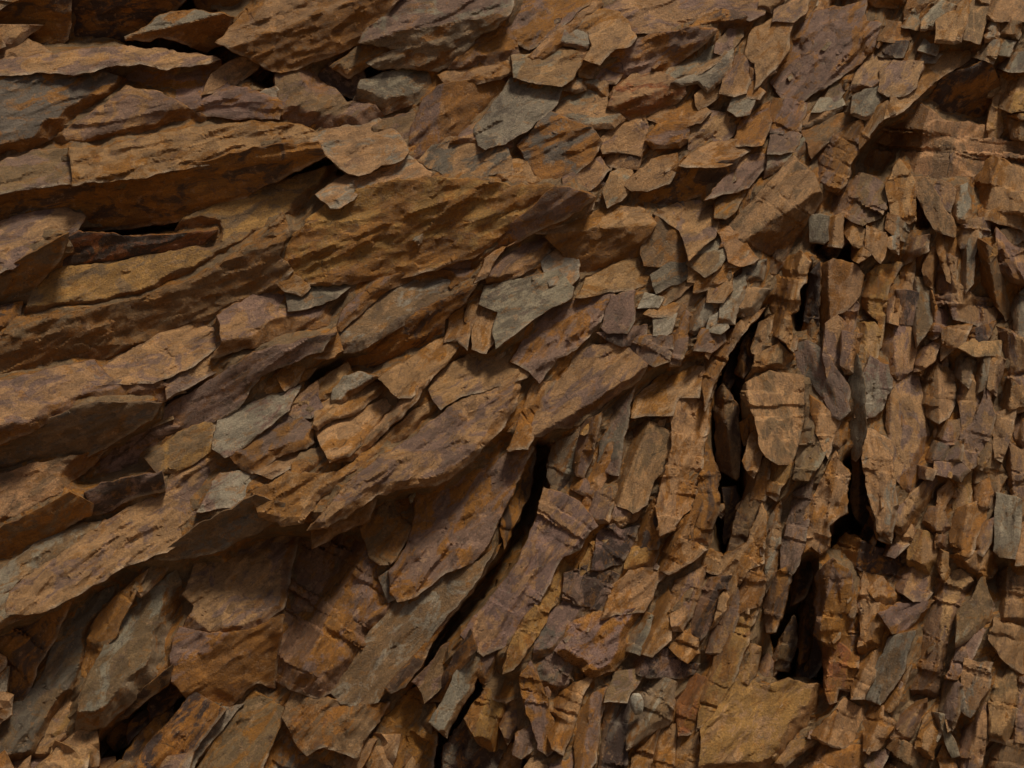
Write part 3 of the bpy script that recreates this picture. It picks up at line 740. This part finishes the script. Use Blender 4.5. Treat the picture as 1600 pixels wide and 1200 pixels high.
GB 26 g.1,.1 n.6 : 1330,716 1328,651 1330,590 1338,566 1348,592 1351,651 1353,691 1346,711 1336,721 @rock_splinter; narrow olive grey splinter hanging over a black gap, right side
GP 20 g.1,.15 : 1355,651 1350,590 1362,566 1384,574 1391,605 1376,641 1366,651
TG 28 g.1,.15 n1.2 : 1346,716 1361,681 1386,691 1391,721 1396,761 1401,801 1393,850 1371,831 1361,791 1351,751 @shale_slab; tall tan slab with a pale weathered right edge, right side
TP 22 g0,.2 n.7 : 1391,701 1386,641 1394,590 1404,566 1428,575 1434,600 1441,651 1456,701 1441,741 1421,771 1401,751
TB 26 g0,.3 : 1436,621 1440,585 1458,570 1486,588 1493,610 1491,626 1481,651 1466,661 1446,651
PB 24 g0,.2 : 1465,666 1501,660 1506,691 1476,696 1461,686
PK 24 g0,.2 n.5 : 1445,721 1461,696 1478,701 1471,726
PB 25 g0,.2 n.5 : 1471,726 1481,702 1501,696 1501,721
PT 23 g0,.2 n.5 : 1460,741 1465,729 1489,729 1486,746
TP 24 g0,.2 : 1440,736 1458,741 1456,751 1438,746
PK 23 g0,.25 n.6 : 1481,746 1491,726 1511,736 1501,751
PT 26 g.05,.25 : 1390,821 1401,801 1431,771 1471,746 1481,756 1451,791 1431,821 1411,836
TO 22 g.1,.2 : 1465,796 1471,771 1484,755 1486,771 1476,796
PT 24 g.1,.15 : 1501,721 1506,681 1526,661 1541,619 1553,651 1546,691 1531,721 1516,731
OT 16 g.1,.2 n.6 : 1525,791 1526,761 1541,755 1549,776 1546,793 1536,796
TO 22 g0,.22 n.8 : 1487,861 1486,831 1501,801 1531,790 1546,801 1541,821 1526,841 1516,871 1501,866
GB 28 g.05,.15 n.6 : 1555,861 1556,801 1561,779 1591,785 1593,831 1586,871 1561,871 @rock_block; olive grey upright block near the right edge
PT 20 g.05,.2 : 1525,861 1531,831 1546,821 1546,846 1536,869
TY 20 g0,.3 n.5 : 1418,881 1421,851 1436,836 1461,846 1476,871 1456,901 1431,896
DO -4 g0,-.1 n1.3 : 1300,861 1321,831 1361,851 1396,869 1411,889 1401,914 1371,901 1346,891
TG 20 g.1,.15 : 1196,925 1199,821 1216,791 1221,861 1211,901
PD 15 g.1,.15 n.8 : 1216,928 1226,851 1246,773 1266,760 1261,821 1248,880 1230,905
TO 22 g.1,.15 n1.2 : 1256,862 1261,801 1286,761 1306,721 1326,741 1323,801 1296,821 1293,851 1281,863 1266,851
YO 10 g.1,.2 : 1198,771 1205,731 1229,731 1229,746 1211,781
DB -24 g.1,0 : 1331,801 1335,721 1351,721 1361,791 1359,831
TO 14 g.1,.15 : 1355,791 1371,801 1381,831 1391,851 1371,841
TP 20 g.05,.2 : 1556,692 1561,651 1581,645 1576,691 1566,721 1556,716
BP 18 g.05,.2 : 1580,671 1600,651 1620,650 1620,701 1590,701
TP 18 g.05,.2 : 1571,741 1581,703 1620,722 1620,782 1581,776
TB 20 g0,.25 n1.4 : 1551,641 1558,618 1566,596 1590,612 1620,606 1620,640 1571,645
TP 18 g0,.2 n1.2 : 1500,640 1496,610 1512,592 1524,620 1538,616 1525,655 1505,672
BT 20 g.05,.2 : 1515,755 1520,735 1548,700 1556,722 1570,745 1556,778 1545,752 1530,752
TP 18 g.05,.2 : 1440,830 1455,800 1470,800 1482,825 1484,862 1470,860 1460,842
TO 20 g.1,.2 : 1462,862 1476,868 1482,895 1476,912 1468,890
TO 18 g.05,.2 : 1594,785 1620,785 1620,880 1588,880
# --- centre lower
TP 36 r829,686,1006,577,.38,1.0 : 828,686 836,660 851,621 881,596 905,557 941,545 961,542 986,558 1006,571 1001,591 971,611 931,641 901,666 871,669 846,680 @shale_slab; wedge shaped tan slab with a purple lower face, overhanging below the centre
OT 6 g0,.2 : 796,702 811,662 838,606 862,600 848,624 830,685 824,700
OP 14 g.3,.1 : 900,741 905,691 910,671 933,656 931,681 923,716 911,746
PK 20 g.2,.2 n.7 : 935,721 945,671 956,641 976,616 986,611 979,651 971,701 966,741 946,738
DG -10 g0,0 : 858,746 866,701 900,681 900,741 891,776 871,781
PO 8 g0,.3 : 893,762 901,746 931,771 926,781
OD -10 g-.5,0 : 797,705 828,694 839,704 831,760 814,804 800,832 788,858 784,830
TO 10 g.05,.38 n.7 : 986,651 1001,621 1036,592 1081,576 1096,580 1091,621 1062,622 1051,648 1016,651
TB 4 g0,.28 n.7 : 958,784 972,742 978,671 1011,666 1051,681 1049,721 1021,751 1011,786 991,801 @shale_slab; broad flat tan slab between two upright joints, below the centre
TO 24 g-.15,.2 n2.0 : 1052,651 1062,624 1091,622 1106,561 1121,601 1106,641 1099,701 1091,761 1081,791 1051,826 1031,836 1029,791 1041,741 1053,701 @rock_block; rough gritty tan rib left of the deep black cleft
PT 12 g0,.35 : 950,791 991,806 1011,790 991,816 961,823 948,813
PT 10 g0,.35 : 915,811 936,776 951,771 956,785 950,815 936,816
DO -2 g0,.1 : 995,856 1001,819 1020,793 1029,831 1028,857
DP 6 g.1,.2 : 925,891 941,831 956,826 966,836 991,831 986,851 971,881
TO 12 g0,.25 : 1033,891 1035,851 1061,821 1081,811 1076,851 1101,861 1061,891 1046,896
OD 0 g-.1,.1 : 1082,801 1096,761 1106,703 1126,741 1121,801 1106,851 1076,850
BD -20 g0,.1 : 1118,621 1131,601 1151,641 1156,721 1151,751 1121,731
DB -46 g0,0 : 1131,761 1151,761 1166,801 1131,851
YO 10 g.1,.25 : 905,901 911,881 926,856 941,852 926,888
YO 6 g.05,.25 n.7 : 972,901 991,861 1029,857 1021,889 986,901
DP 4 g0,.15 : 880,941 886,903 921,891 961,901 946,951 916,951
PK 14 g.1,.38 n.7 : 832,1031 841,991 881,946 908,956 911,966 886,1001 866,1021 @shale_slab; mauve brown slab with a pale slanting lower edge, lower centre
TO 10 g.05,.3 n1.3 : 941,966 961,921 986,896 1036,893 1021,926 1006,956 961,961
PO 8 g0,.3 n1.4 w : 870,1016 896,981 931,963 1001,957 996,986 981,1021 961,1046 921,1061 906,1041
PK 16 g0,.3 n1.4 w : 820,1041 861,1021 881,1021 901,1041 901,1071 871,1091 851,1076 836,1061
OP 20 g.4,.1 w : 814,1061 826,1048 846,1081 861,1131 869,1166 856,1181 841,1171 826,1111 @rock_splinter; upright wet looking maroon splinter, bottom centre
TO 12 g.1,.25 : 861,1171 852,1101 901,1073 931,1053 911,1081 896,1131 881,1181
PO 10 g.05,.2 n.7 : 899,1210 901,1141 911,1111 931,1091 946,1081 936,1131 931,1191 911,1215
BP 14 g0,.4 n.6 : 944,1096 966,1056 1001,1051 986,1081 981,1096
DK -4 g.05,.1 : 934,1215 946,1141 951,1101 981,1099 979,1151 976,1215
BG 16 g.05,.3 : 980,1171 985,1111 996,1076 1011,1059 1051,1071 1051,1126 1031,1136 1001,1156
DP 18 g0,.1 n1.4 w : 968,1041 985,1021 1011,1026 1041,1024 1076,1038 1092,1033 1086,1051 1061,1061 1031,1059 1001,1056
OT 23 g0,.3 n1.3 : 1044,1011 1061,996 1086,990 1091,1021 1076,1036 1051,1021
TO 16 g.15,.3 n.7 : 1005,1021 1011,991 1026,941 1041,926 1046,961 1046,1001 1021,1026
KG 6 g.1,.2 : 980,1016 991,981 1006,961 1016,966 1011,1001 1001,1023
PT 12 g.1,.3 : 1050,986 1046,941 1061,911 1096,896 1091,931 1081,961 1066,986
DP 8 g.1,.2 : 1078,986 1086,941 1106,911 1141,906 1131,941 1111,986 1096,1001
TO 14 g.2,.2 : 1110,986 1126,946 1146,906 1151,926 1131,961
TP 16 g.1,.25 n.6 : 1105,1021 1121,971 1151,931 1153,961 1141,1001 1126,1021
YO 14 g.1,.25 : 1090,1141 1101,1081 1111,1051 1121,1024 1151,966 1181,951 1166,1001 1151,1051 1131,1091 1106,1131
OR 7 g.05,.2 : 1060,1151 1061,1091 1091,1061 1106,1066 1096,1111 1088,1141
TO 6 g.05,.2 : 1050,1215 1061,1141 1086,1146 1091,1215
TO 8 g.05,.2 : 1012,1215 1031,1151 1051,1141 1049,1215
OT 6 g.05,.2 : 978,1215 1001,1166 1026,1146 1010,1215
YT -4 g0,.3 n1.05 : 1092,1215 1101,1141 1131,1098 1151,1061 1201,1081 1230,1062 1286,1076 1281,1111 1241,1168 1205,1215 @shale_slab; broad smooth ochre slab crossed by a hairline crack, bottom right of centre
DB -38 g.1,0 : 1203,1041 1216,1001 1241,961 1246,1001 1231,1051
OD 8 g.1,.15 : 1199,986 1195,941 1211,901 1231,890 1226,951 1213,986
OT 14 g.1,.2 : 1150,960 1160,920 1175,890 1196,880 1196,905 1186,945
TO 14 g.1,.2 n1.2 : 1095,890 1105,862 1130,870 1165,850 1190,800 1196,815 1194,878 1170,888 1155,915 1140,902
BD -10 g.1,.1 : 1135,868 1150,800 1180,770 1196,790 1186,820 1165,848
OB 4 g.1,.15 : 1160,790 1175,735 1196,722 1200,760 1192,795
# --- lower right
OP 22 g.1,.12 n1.3 : 1275,991 1275,901 1301,880 1326,901 1336,951 1336,1011 1331,1031 1301,1011 1286,1001 @rock_block; large dark rust block standing right of the black cleft, lower right
OR 10 g.1,.1 : 1285,1012 1301,1008 1336,1028 1336,1081 1311,1076 1308,1096 1298,1099 1290,1071
TO 14 g.1,.2 n1.3 : 1340,1030 1345,991 1340,940 1350,903 1363,935 1378,951 1376,965 1392,991 1381,1011
TO 24 g0,.3 : 1350,901 1376,906 1406,936 1401,949 1376,946 1361,931
TP 28 g0,.28 : 1378,901 1414,892 1430,898 1456,903 1459,921 1446,941 1426,939 1401,916
PO 16 g0,.25 n1.5 : 1378,961 1406,950 1451,943 1431,971 1406,991 1394,991
TO 14 g.1,.2 : 1330,1091 1346,1034 1381,1016 1401,1001 1371,1051 1351,1091
GB 10 g.1,.2 n.6 : 1355,1091 1366,1051 1396,1003 1421,996 1411,1041 1396,1076 1376,1101 @rock_splinter; leaning olive grey splinter between two dark slots, lower right
TO 12 g.1,.2 : 1378,1104 1401,1073 1421,1043 1408,1091 1392,1112
TP 26 g.05,.28 n1.1 : 1450,961 1461,911 1501,899 1526,915 1521,941 1501,971 1491,1001 1481,1051 1471,1091 1451,1111 1431,1096 1421,1061 1431,1011 @shale_slab; large pale tan slab with a pitted face, lower right
BG 20 g-.3,.2 n.7 : 1500,961 1523,938 1536,905 1551,951 1546,971 1521,991 1494,1011
TO 18 g0,.25 : 1350,1171 1355,1116 1376,1111 1396,1131 1386,1151 1371,1171
TP 16 g0,.25 : 1386,1166 1401,1121 1441,1101 1446,1131 1431,1161 1401,1166
TO 18 g.1,.2 : 1431,1166 1451,1121 1466,1106 1461,1161 1456,1186
BT 10 g0,.25 : 1375,1215 1391,1161 1441,1176 1456,1191 1446,1215
TO 16 g0,.25 n1.2 : 1265,1151 1291,1136 1321,1101 1351,1111 1351,1151 1341,1166 1301,1166
YT 7 g0,.4 n.6 : 1208,1197 1241,1166 1276,1156 1271,1166 1226,1197
OT 2 g0,.2 : 1236,1215 1271,1172 1346,1169 1356,1215
TG 16 g.05,.2 : 1500,1111 1506,1061 1511,1036 1546,1041 1541,1076 1531,1096 1516,1121
TB 12 g.05,.2 n1.3 : 1546,1101 1551,1051 1561,1031 1576,1041 1591,1061 1586,1121 1571,1161 1546,1156
GW 20 g0,.1 n.3 : 1466,1120 1472,1122 1484,1152 1497,1178 1490,1181 1478,1158 @rock_splinter; thin curved pale grey sliver, bottom right
TP 12 g.05,.2 : 1500,1130 1520,1125 1542,1104 1542,1156 1530,1200 1500,1200
TB 14 g.05,.2 n1.3 : 1555,905 1580,890 1620,890 1620,985 1575,990 1556,965
TB 14 g.05,.2 n1.3 : 1548,1000 1558,975 1600,995 1620,1000 1620,1060 1592,1050 1562,1025
TP 12 g.05,.2 : 1594,1065 1620,1065 1620,1160 1580,1160 1590,1120
BT 10 g.05,.2 : 1540,1210 1548,1162 1620,1165 1620,1215
PB 16 g.05,.2 : 1470,1110 1485,1055 1500,1015 1510,1030 1502,1060 1497,1118 1490,1140
TO 18 g.05,.2 n1.3 : 1462,905 1470,875 1500,875 1540,865 1555,880 1548,903 1530,905 1500,893
'''

# ------------------------------------------------------------------ read the table
def parse(txt):
    out = []
    for line in txt.strip().splitlines():
        line = line.strip()
        if not line or line[0] == '#': continue
        lab = None
        if '@' in line:
            line, lab = line.split('@', 1)
            nm, lb = lab.split(';', 1); lab = (nm.strip(), lb.strip())
        head, pts = line.split(':')
        h = head.split()
        d = dict(col=h[0], z=float(h[1]), tilt=(0, .3), ridge=None, rough=1.0, lab=lab, wet=False)
        for t in h[2:]:
            if t[0] == 'g': d['tilt'] = tuple(float(q) for q in t[1:].split(','))
            elif t[0] == 'r': d['ridge'] = tuple(float(q) for q in t[1:].split(','))
            elif t[0] == 'n': d['rough'] = float(t[1:])
            elif t[0] == 'w': d['wet'] = True
        d['pts'] = [tuple(float(q) for q in p.split(',')) for p in pts.split()]
        a = np.array(d['pts']); d['area'] = abs((a[:, 0] * np.roll(a[:, 1], -1) - a[:, 1] * np.roll(a[:, 0], -1)).sum()) / 2
        out.append(d)
    return out
slabs = parse(SLABS)

# ------------------------------------------------------------------ the setting: ground and cliff
gm = bpy.data.meshes.new('ground')
gm.from_pydata([(-60, -60, 0), (60, -60, 0), (60, 3, 0), (-60, 3, 0)], [], [(0, 1, 2, 3)])
gm.materials.append(ground_material())
ground = bpy.data.objects.new('ground', gm); scene.collection.objects.link(ground)
ground['kind'] = 'structure'; ground['label'] = 'bare stony soil at the foot of the cliff'

X0, X1, Y0, Y1 = -560, 2160, -520, 1640
kids = []

# ------------------------------------------------------------------ let neighbouring slabs meet: relax their levels over the shared edges
def plane(s, x, y):
    c = s['cen']
    if s['ridge']:
        ax, ay, bx_, by_, su, sd = s['ridge']
        L = math.hypot(bx_ - ax, by_ - ay)
        q = ((bx_ - ax) * (y - ay) - (by_ - ay) * (x - ax)) / L
        return -np.where(q > 0, np.minimum(q * sd, 80), np.minimum(-q * su, 70))
    f = min(1.0, 85 / max(abs(s['tilt'][0]) * s['ext'][0] + abs(s['tilt'][1]) * s['ext'][1], 1))
    return f * (s['tilt'][0] * (x - c[0]) + s['tilt'][1] * (y - c[1]))
P_, O_ = [], []
UNDER = np.array([(-60,995),(60,957),(150,915),(260,864),(430,826),(540,811),(650,763),(720,742),(806,660),(850,690),(840,760),(800,850),(765,905),(700,985),(690,1260),(-60,1260)], float)
tr = np.random.default_rng(31)
for i, s in enumerate(slabs):
    a = np.array(s['pts']); s['cen'] = a.mean(0); s['ext'] = a.max(0) - a.min(0)
    up_ = min(max((math.degrees(flow(*s['cen'])) - 40) / 40, 0), 1)
    gx_, gy_ = s['tilt']
    s['tilt'] = (gx_ * 1.3 + tr.normal(0, .08 + .20 * up_), .2 + (gy_ - .2) * 1.45 + tr.normal(0, .10))
    k = 1.0 if s['z'] < -7 else .8
    s['grp'] = bool(inside(s['cen'][:1], s['cen'][1:], UNDER)[0])
    s['free'] = s['z'] > -7
    s['prior'] = s['z'] * k + lean(s['cen'][1]) - (38 if s['grp'] else 0); s['z'] = s['prior']
    e = np.roll(a, -1, 0) - a; L = np.hypot(e[:, 0], e[:, 1])
    sg = 1 if (a[:, 0] * np.roll(a[:, 1], -1) - a[:, 1] * np.roll(a[:, 0], -1)).sum() > 0 else -1
    for p, d, l in zip(a, e, L):
        if l < 4: continue
        for tt in np.arange(.5, max(1, l / 14)) / max(1, l / 14):
            P_.append((p[0] + d[0] * tt + sg * d[1] / l * 6, p[1] + d[1] * tt - sg * d[0] / l * 6)); O_.append(i)
P_, O_ = np.array(P_), np.array(O_)
pi_, pj_, pd_ = [], [], []
for j, s in enumerate(slabs):
    k = np.nonzero(inside(P_[:, 0], P_[:, 1], np.array(s['pts'])))[0]
    k = k[O_[k] != j]
    if not len(k): continue
    hj = plane(s, P_[k, 0], P_[k, 1])
    for q, hh in zip(k, hj):
        i = O_[q]
        if slabs[i]['free'] and s['free'] and slabs[i]['grp'] == s['grp']:
            pi_.append(i); pj_.append(j); pd_.append(float(hh - plane(slabs[i], P_[q, 0], P_[q, 1])))
pi_, pj_, pd_ = np.array(pi_), np.array(pj_), np.array(pd_)
zz = np.array([s['prior'] for s in slabs]); pr = zz.copy()
cnt = np.bincount(pi_, minlength=len(slabs)) + np.bincount(pj_, minlength=len(slabs))
for _ in range(60):
    acc = np.bincount(pi_, zz[pj_] + pd_, len(slabs)) + np.bincount(pj_, zz[pi_] - pd_, len(slabs))
    zz = np.where(cnt > 0,   .22 * pr + .78 * (.5 * zz + .5 * acc / np.maximum(cnt, 1)), pr)
for s, q, p in zip(slabs, zz, pr): s['z'] = float(q) + .15 * (p - lean(s['cen'][1])) if s['free'] and not s['grp'] else float(q)

# ------------------------------------------------------------------ build the traced slabs
GS = 4
GW, GH = 400, 300
cover = np.zeros((GH, GW), bool)
hmap = np.full((GH, GW), -999.0)
order = sorted(range(len(slabs)), key=lambda i: -slabs[i]['area'])
loose_rank = {i: k for k, i in enumerate([j for j in order if not slabs[j]['lab']])}
small = []
for i, s in enumerate(slabs):
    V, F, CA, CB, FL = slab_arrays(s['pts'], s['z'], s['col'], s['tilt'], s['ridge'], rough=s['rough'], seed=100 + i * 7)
    k = (V[:, 0] >= 0) & (V[:, 0] < 1600) & (V[:, 1] >= 0) & (V[:, 1] < 1200)
    ci, ri = (V[k, 0] / GS).astype(int), (V[k, 1] / GS).astype(int)
    np.maximum.at(hmap, (ri, ci), V[k, 2])
    cover[ri, ci] = True
    W = to_world(V, s['z'])
    mat = WET if s['wet'] else ROCK
    cen = W.mean(0); cen[1] = W[:, 1].max()
    if s['lab']:
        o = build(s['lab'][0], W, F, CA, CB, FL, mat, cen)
        o['kind'] = 'thing'; o['label'] = s['lab'][1]; o['category'] = 'stone' if s['lab'][0] in ('stone_chip', 'pebble') else 'rock'
    elif loose_rank[i] < 300:
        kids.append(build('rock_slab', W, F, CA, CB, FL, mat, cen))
    else:
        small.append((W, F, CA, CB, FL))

# ------------------------------------------------------------------ shards between and beyond the slabs, small chips on the ledges
def blur(a, n):
    for _ in range(n):
        p = np.pad(a, 1, mode='edge')
        a = (p[:-2, 1:-1] + p[2:, 1:-1] + p[1:-1, :-2] + p[1:-1, 2:] + p[1:-1, 1:-1]) / 5
    return a
cov = cover.astype(float)
def smooth(n):
    return blur(np.where(cover, hmap, 0), n) / np.maximum(blur(cov, n), .02)
hs = smooth(14)
# the rock behind: follows the slabs a little deeper, drops away in the open joints
gxx, gyy = np.meshgrid(np.arange(GW) * GS + 2., np.arange(GH) * GS + 2.)
deep = np.zeros(GW * GH, bool)
for p in DEEP: deep |= inside(gxx.ravel(), gyy.ravel(), p)
deep = deep.reshape(GH, GW).astype(float); deep = np.maximum(deep, blur(deep, 3))
floor_ = np.minimum(smooth(40), hs)
floor_ = floor_ - 8 - 90 * deep
xs = np.concatenate([np.arange(X0, -6, 24), np.arange(0, 1601, 5), np.arange(1624, X1 + 1, 24)]).astype(float)
ys = np.concatenate([np.arange(Y0, -6, 24), np.arange(0, 1201, 5), np.arange(1224, Y1 + 1, 24)]).astype(float)
gx, gy = np.meshgrid(xs, ys); bx, by = gx.ravel(), gy.ravel()
bc = np.clip((bx / GS).astype(int), 0, GW - 1); br = np.clip((by / GS).astype(int), 0, GH - 1)
bz = blur(floor_, 1)[br, bc]
outx = np.maximum(np.maximum(-bx, bx - 1600), np.maximum(-by, by - 1200))
bz = np.where(outx > 0, bz + (lean(by) - 45 - bz) * np.clip(outx / 60, 0, 1), bz)
fa = np.radians(((1 / (((bx[:, None] - FLOW[:, 0]) ** 2 + (by[:, None] - FLOW[:, 1]) ** 2 + 900) ** 1.5)) @ FLOW[:, 2])
                / (1 / (((bx[:, None] - FLOW[:, 0]) ** 2 + (by[:, None] - FLOW[:, 1]) ** 2 + 900) ** 1.5)).sum(1))
bu, bv = bx * np.cos(fa) - by * np.sin(fa), bx * np.sin(fa) + by * np.cos(fa)
bz = bz + fbm(bx / 30., by / 30., 5, 5) * 5 + np.abs(fbm(bu / 60., bv / 12., 9, 4)) * -7
nxg, nyg = len(xs), len(ys)
ii = (np.arange(nyg - 1)[:, None] * nxg + np.arange(nxg - 1)[None, :]).ravel()
F = np.concatenate([np.stack([ii, ii + nxg, ii + 1], 1), np.stack([ii + 1, ii + nxg, ii + nxg + 1], 1)])
Vb = np.stack([bx, by, bz], 1)
n = len(Vb)
fz = (DIST - bz * PX) / DIST
Wb = np.stack([(bx - 800) * PX * fz, -bz * PX, CZ - (by - 600) * PX * fz], 1)
Wb[:, 2] = np.maximum(Wb[:, 2], -.05)
cliff = build('cliff', Wb, F, np.tile(PAL['B'], (n, 1)), np.tile(PAL['O'], (n, 1)), np.stack([bu, bv, bz], 1) * PX, ROCK)
cliff['kind'] = 'structure'
cliff['label'] = 'rust and tan face of tilted, splintered shale filling the picture'
for o in kids: o.parent = cliff
def shard_poly(x, y, L, W, a, n=7):
    t = np.sort((np.arange(n) + rng.uniform(-.3, .3, n)) / n * 2 * math.pi)
    rad = rng.uniform(.7, 1.2, n)
    u = np.sign(np.cos(t)) * np.abs(np.cos(t)) ** .7 * L / 2 * rad; v = np.sign(np.sin(t)) * np.abs(np.sin(t)) ** .7 * W / 2 * rad
    return [(x + uu * math.cos(a) - vv * math.sin(a), y - (uu * math.sin(a) + vv * math.cos(a))) for uu, vv in zip(u, v)]
def join(name, parts, mat, parent, kind='stuff'):
    off = 0; Ws, Fs, A, B, Fl = [], [], [], [], []
    for W, F, CA, CB, FL in parts:
        Ws.append(W); Fs.append(F + off); A.append(CA); B.append(CB); Fl.append(FL); off += len(W)
    o = build(name, np.concatenate(Ws), np.concatenate(Fs), np.concatenate(A), np.concatenate(B), np.concatenate(Fl), mat, None, parent)
    o['kind'] = kind
    return o
cols = ['TO', 'TP', 'PT', 'BO', 'OT', 'TB', 'PO', 'BP', 'GT', 'TY', 'DO']
cw = np.array([3, 3, 2.2, 2, 2, 2, 1.5, 1.5, .8, 1.2, .6]); cw = cw / cw.sum()
fill = list(small); seed = 9000
def in_deep(x, y):
    for p in DEEP:
        if inside(np.array([x]), np.array([y]), p)[0]: return True
    return False
# inside the frame: only where no slab was traced
cand = [(x + rng.uniform(-9, 9), y + rng.uniform(-9, 9)) for y in range(-8, 1212, 17) for x in range(-8, 1612, 17)]
rng.shuffle(cand)
for x, y in cand:
    c, r_ = min(max(int(x / GS), 0), GW - 1), min(max(int(y / GS), 0), GH - 1)
    r0, r1, c0, c1 = max(r_ - 2, 0), r_ + 3, max(c - 2, 0), c + 3
    if cover[r0:r1, c0:c1].mean() > .35: continue
    right = min(max((x - 850) / 450, 0), 1)
    L = rng.uniform(60, 120) * (1 - right) + rng.uniform(32, 70) * right
    Wd = rng.uniform(24, 40) * (1 - right) + rng.uniform(15, 24) * right
    if x > 1230: L *= 1.9; Wd *= 1.25
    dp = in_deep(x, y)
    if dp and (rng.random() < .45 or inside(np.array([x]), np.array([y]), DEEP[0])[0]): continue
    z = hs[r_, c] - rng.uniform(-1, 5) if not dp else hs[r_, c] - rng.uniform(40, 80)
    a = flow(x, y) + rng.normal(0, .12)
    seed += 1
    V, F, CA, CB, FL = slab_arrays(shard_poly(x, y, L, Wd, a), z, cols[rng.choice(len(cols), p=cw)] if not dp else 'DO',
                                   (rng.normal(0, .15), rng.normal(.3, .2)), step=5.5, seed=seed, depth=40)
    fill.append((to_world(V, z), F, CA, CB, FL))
    k = (V[:, 0] >= 0) & (V[:, 0] < 1600) & (V[:, 1] >= 0) & (V[:, 1] < 1200)
    cover[(V[k, 1] / GS).astype(int), (V[k, 0] / GS).astype(int)] = True
    np.maximum.at(hmap, ((V[k, 1] / GS).astype(int), (V[k, 0] / GS).astype(int)), V[k, 2])
n_in = len(fill)
# beyond the frame: the same beds go on
y = Y0 + 20
while y < Y1 - 40:
    x = X0 + 20
    while x < X1 - 20:
        xx, yy = x + rng.uniform(-20, 20), y + rng.uniform(-16, 16)
        if not (-25 < xx < 1625 and -25 < yy < 1225):
            z = lean(yy) - 8 + rng.uniform(-10, 10) + 10 * float(fbm(np.array([xx / 300.]), np.array([yy / 300.]), 3, 3)[0])
            near = max(-xx, xx - 1600, -yy, yy - 1200)
            if near < 110: z -= 34
            L, Wd = rng.uniform(90, 190), rng.uniform(44, 80)
            if xx > 1300: L, Wd = rng.uniform(70, 130), rng.uniform(36, 56)
            a = flow(xx, yy) + rng.normal(0, .12); seed += 1
            V, F, CA, CB, FL = slab_arrays(shard_poly(xx, yy, L, Wd, a, 8), z, cols[rng.choice(len(cols), p=cw)],
                                           (rng.normal(0, .12), rng.normal(.32, .15)), step=11, seed=seed, depth=50)
            fill.append((to_world(V, z), F, CA, CB, FL))
        x += 62
    y += 40
join('rock_shards', fill, ROCK, cliff)
# loose splinters and chips caught on the face
chips = []
tries = 0
while len(chips) < 130 and tries < 9000:
    tries += 1
    x, y = rng.uniform(0, 1600), rng.uniform(0, 1200)
    right = min(max((x - 700) / 550, 0), 1)
    dens = .02 + .8 * right + (.5 if 930 < x < 1230 and 430 < y < 560 else 0)
    if y < 260 and x > 850: dens += .3
    if rng.random() > dens * .5: continue
    c, r_ = int(x / GS), int(y / GS)
    if not (3 < c < GW - 4 and 3 < r_ < GH - 4) or not cover[r_, c]: continue
    hh = hmap[r_ - 1:r_ + 2, c - 1:c + 2]; hh = hh[hh > -900]
    if len(hh) < 3: continue
    sc = rng.choice([.55, .8, 1.15], p=[.5, .35, .15])
    L, Wd = rng.uniform(18, 46) * sc, rng.uniform(9, 18) * sc
    a = flow(x, y) + rng.normal(0, .25); seed += 1
    z = float(np.median(hh)) + rng.uniform(-2.5, 1.2)
    V, F, CA, CB, FL = slab_arrays(shard_poly(x, y, L, Wd, a, 5), z, cols[rng.choice(len(cols), p=cw)],
                                   (rng.normal(0, .2), rng.normal(.3, .2)), step=4.5, seed=seed, depth=14, gr=(0, 0))
    V[:, 2] = np.maximum(V[:, 2], z - 16)
    chips.append((to_world(V, z), F, CA, CB, FL))
join('rock_chips', chips, ROCK, cliff)
# a pale oval pebble stuck on the face
import bmesh
bm = bmesh.new(); bmesh.ops.create_icosphere(bm, subdivisions=4, radius=1.0)
pv = np.array([v.co[:] for v in bm.verts]); pf = np.array([[v.index for v in f.verts] for f in bm.faces]); bm.free()
nz = 1 + .10 * fbm(pv[:, 0] * 1.7 + 5, pv[:, 1] * 1.7 + pv[:, 2] * 1.3, 12, 4)
zp = float(hmap[272:279, 245:253].max()) + 4
PV = np.stack([995 + pv[:, 0] * 11 * nz + pv[:, 1] * 2, 1100 + pv[:, 1] * 18 * nz, zp + pv[:, 2] * 9 * nz], 1)
PW = to_world(PV); npv = len(PV)
peb = build('pebble', PW, pf, np.tile((.50, .45, .36), (npv, 1)), np.tile((.47, .42, .33), (npv, 1)), PV * PX, ROCK, PW.mean(0))
peb['kind'] = 'thing'; peb['label'] = 'pale oval pebble stuck to the olive rock, bottom centre'; peb['category'] = 'stone'
print('slabs', len(slabs), 'fill', n_in, len(fill), 'chips', len(chips), 'tris', sum(len(o.data.polygons) for o in scene.objects if o.type == 'MESH'))
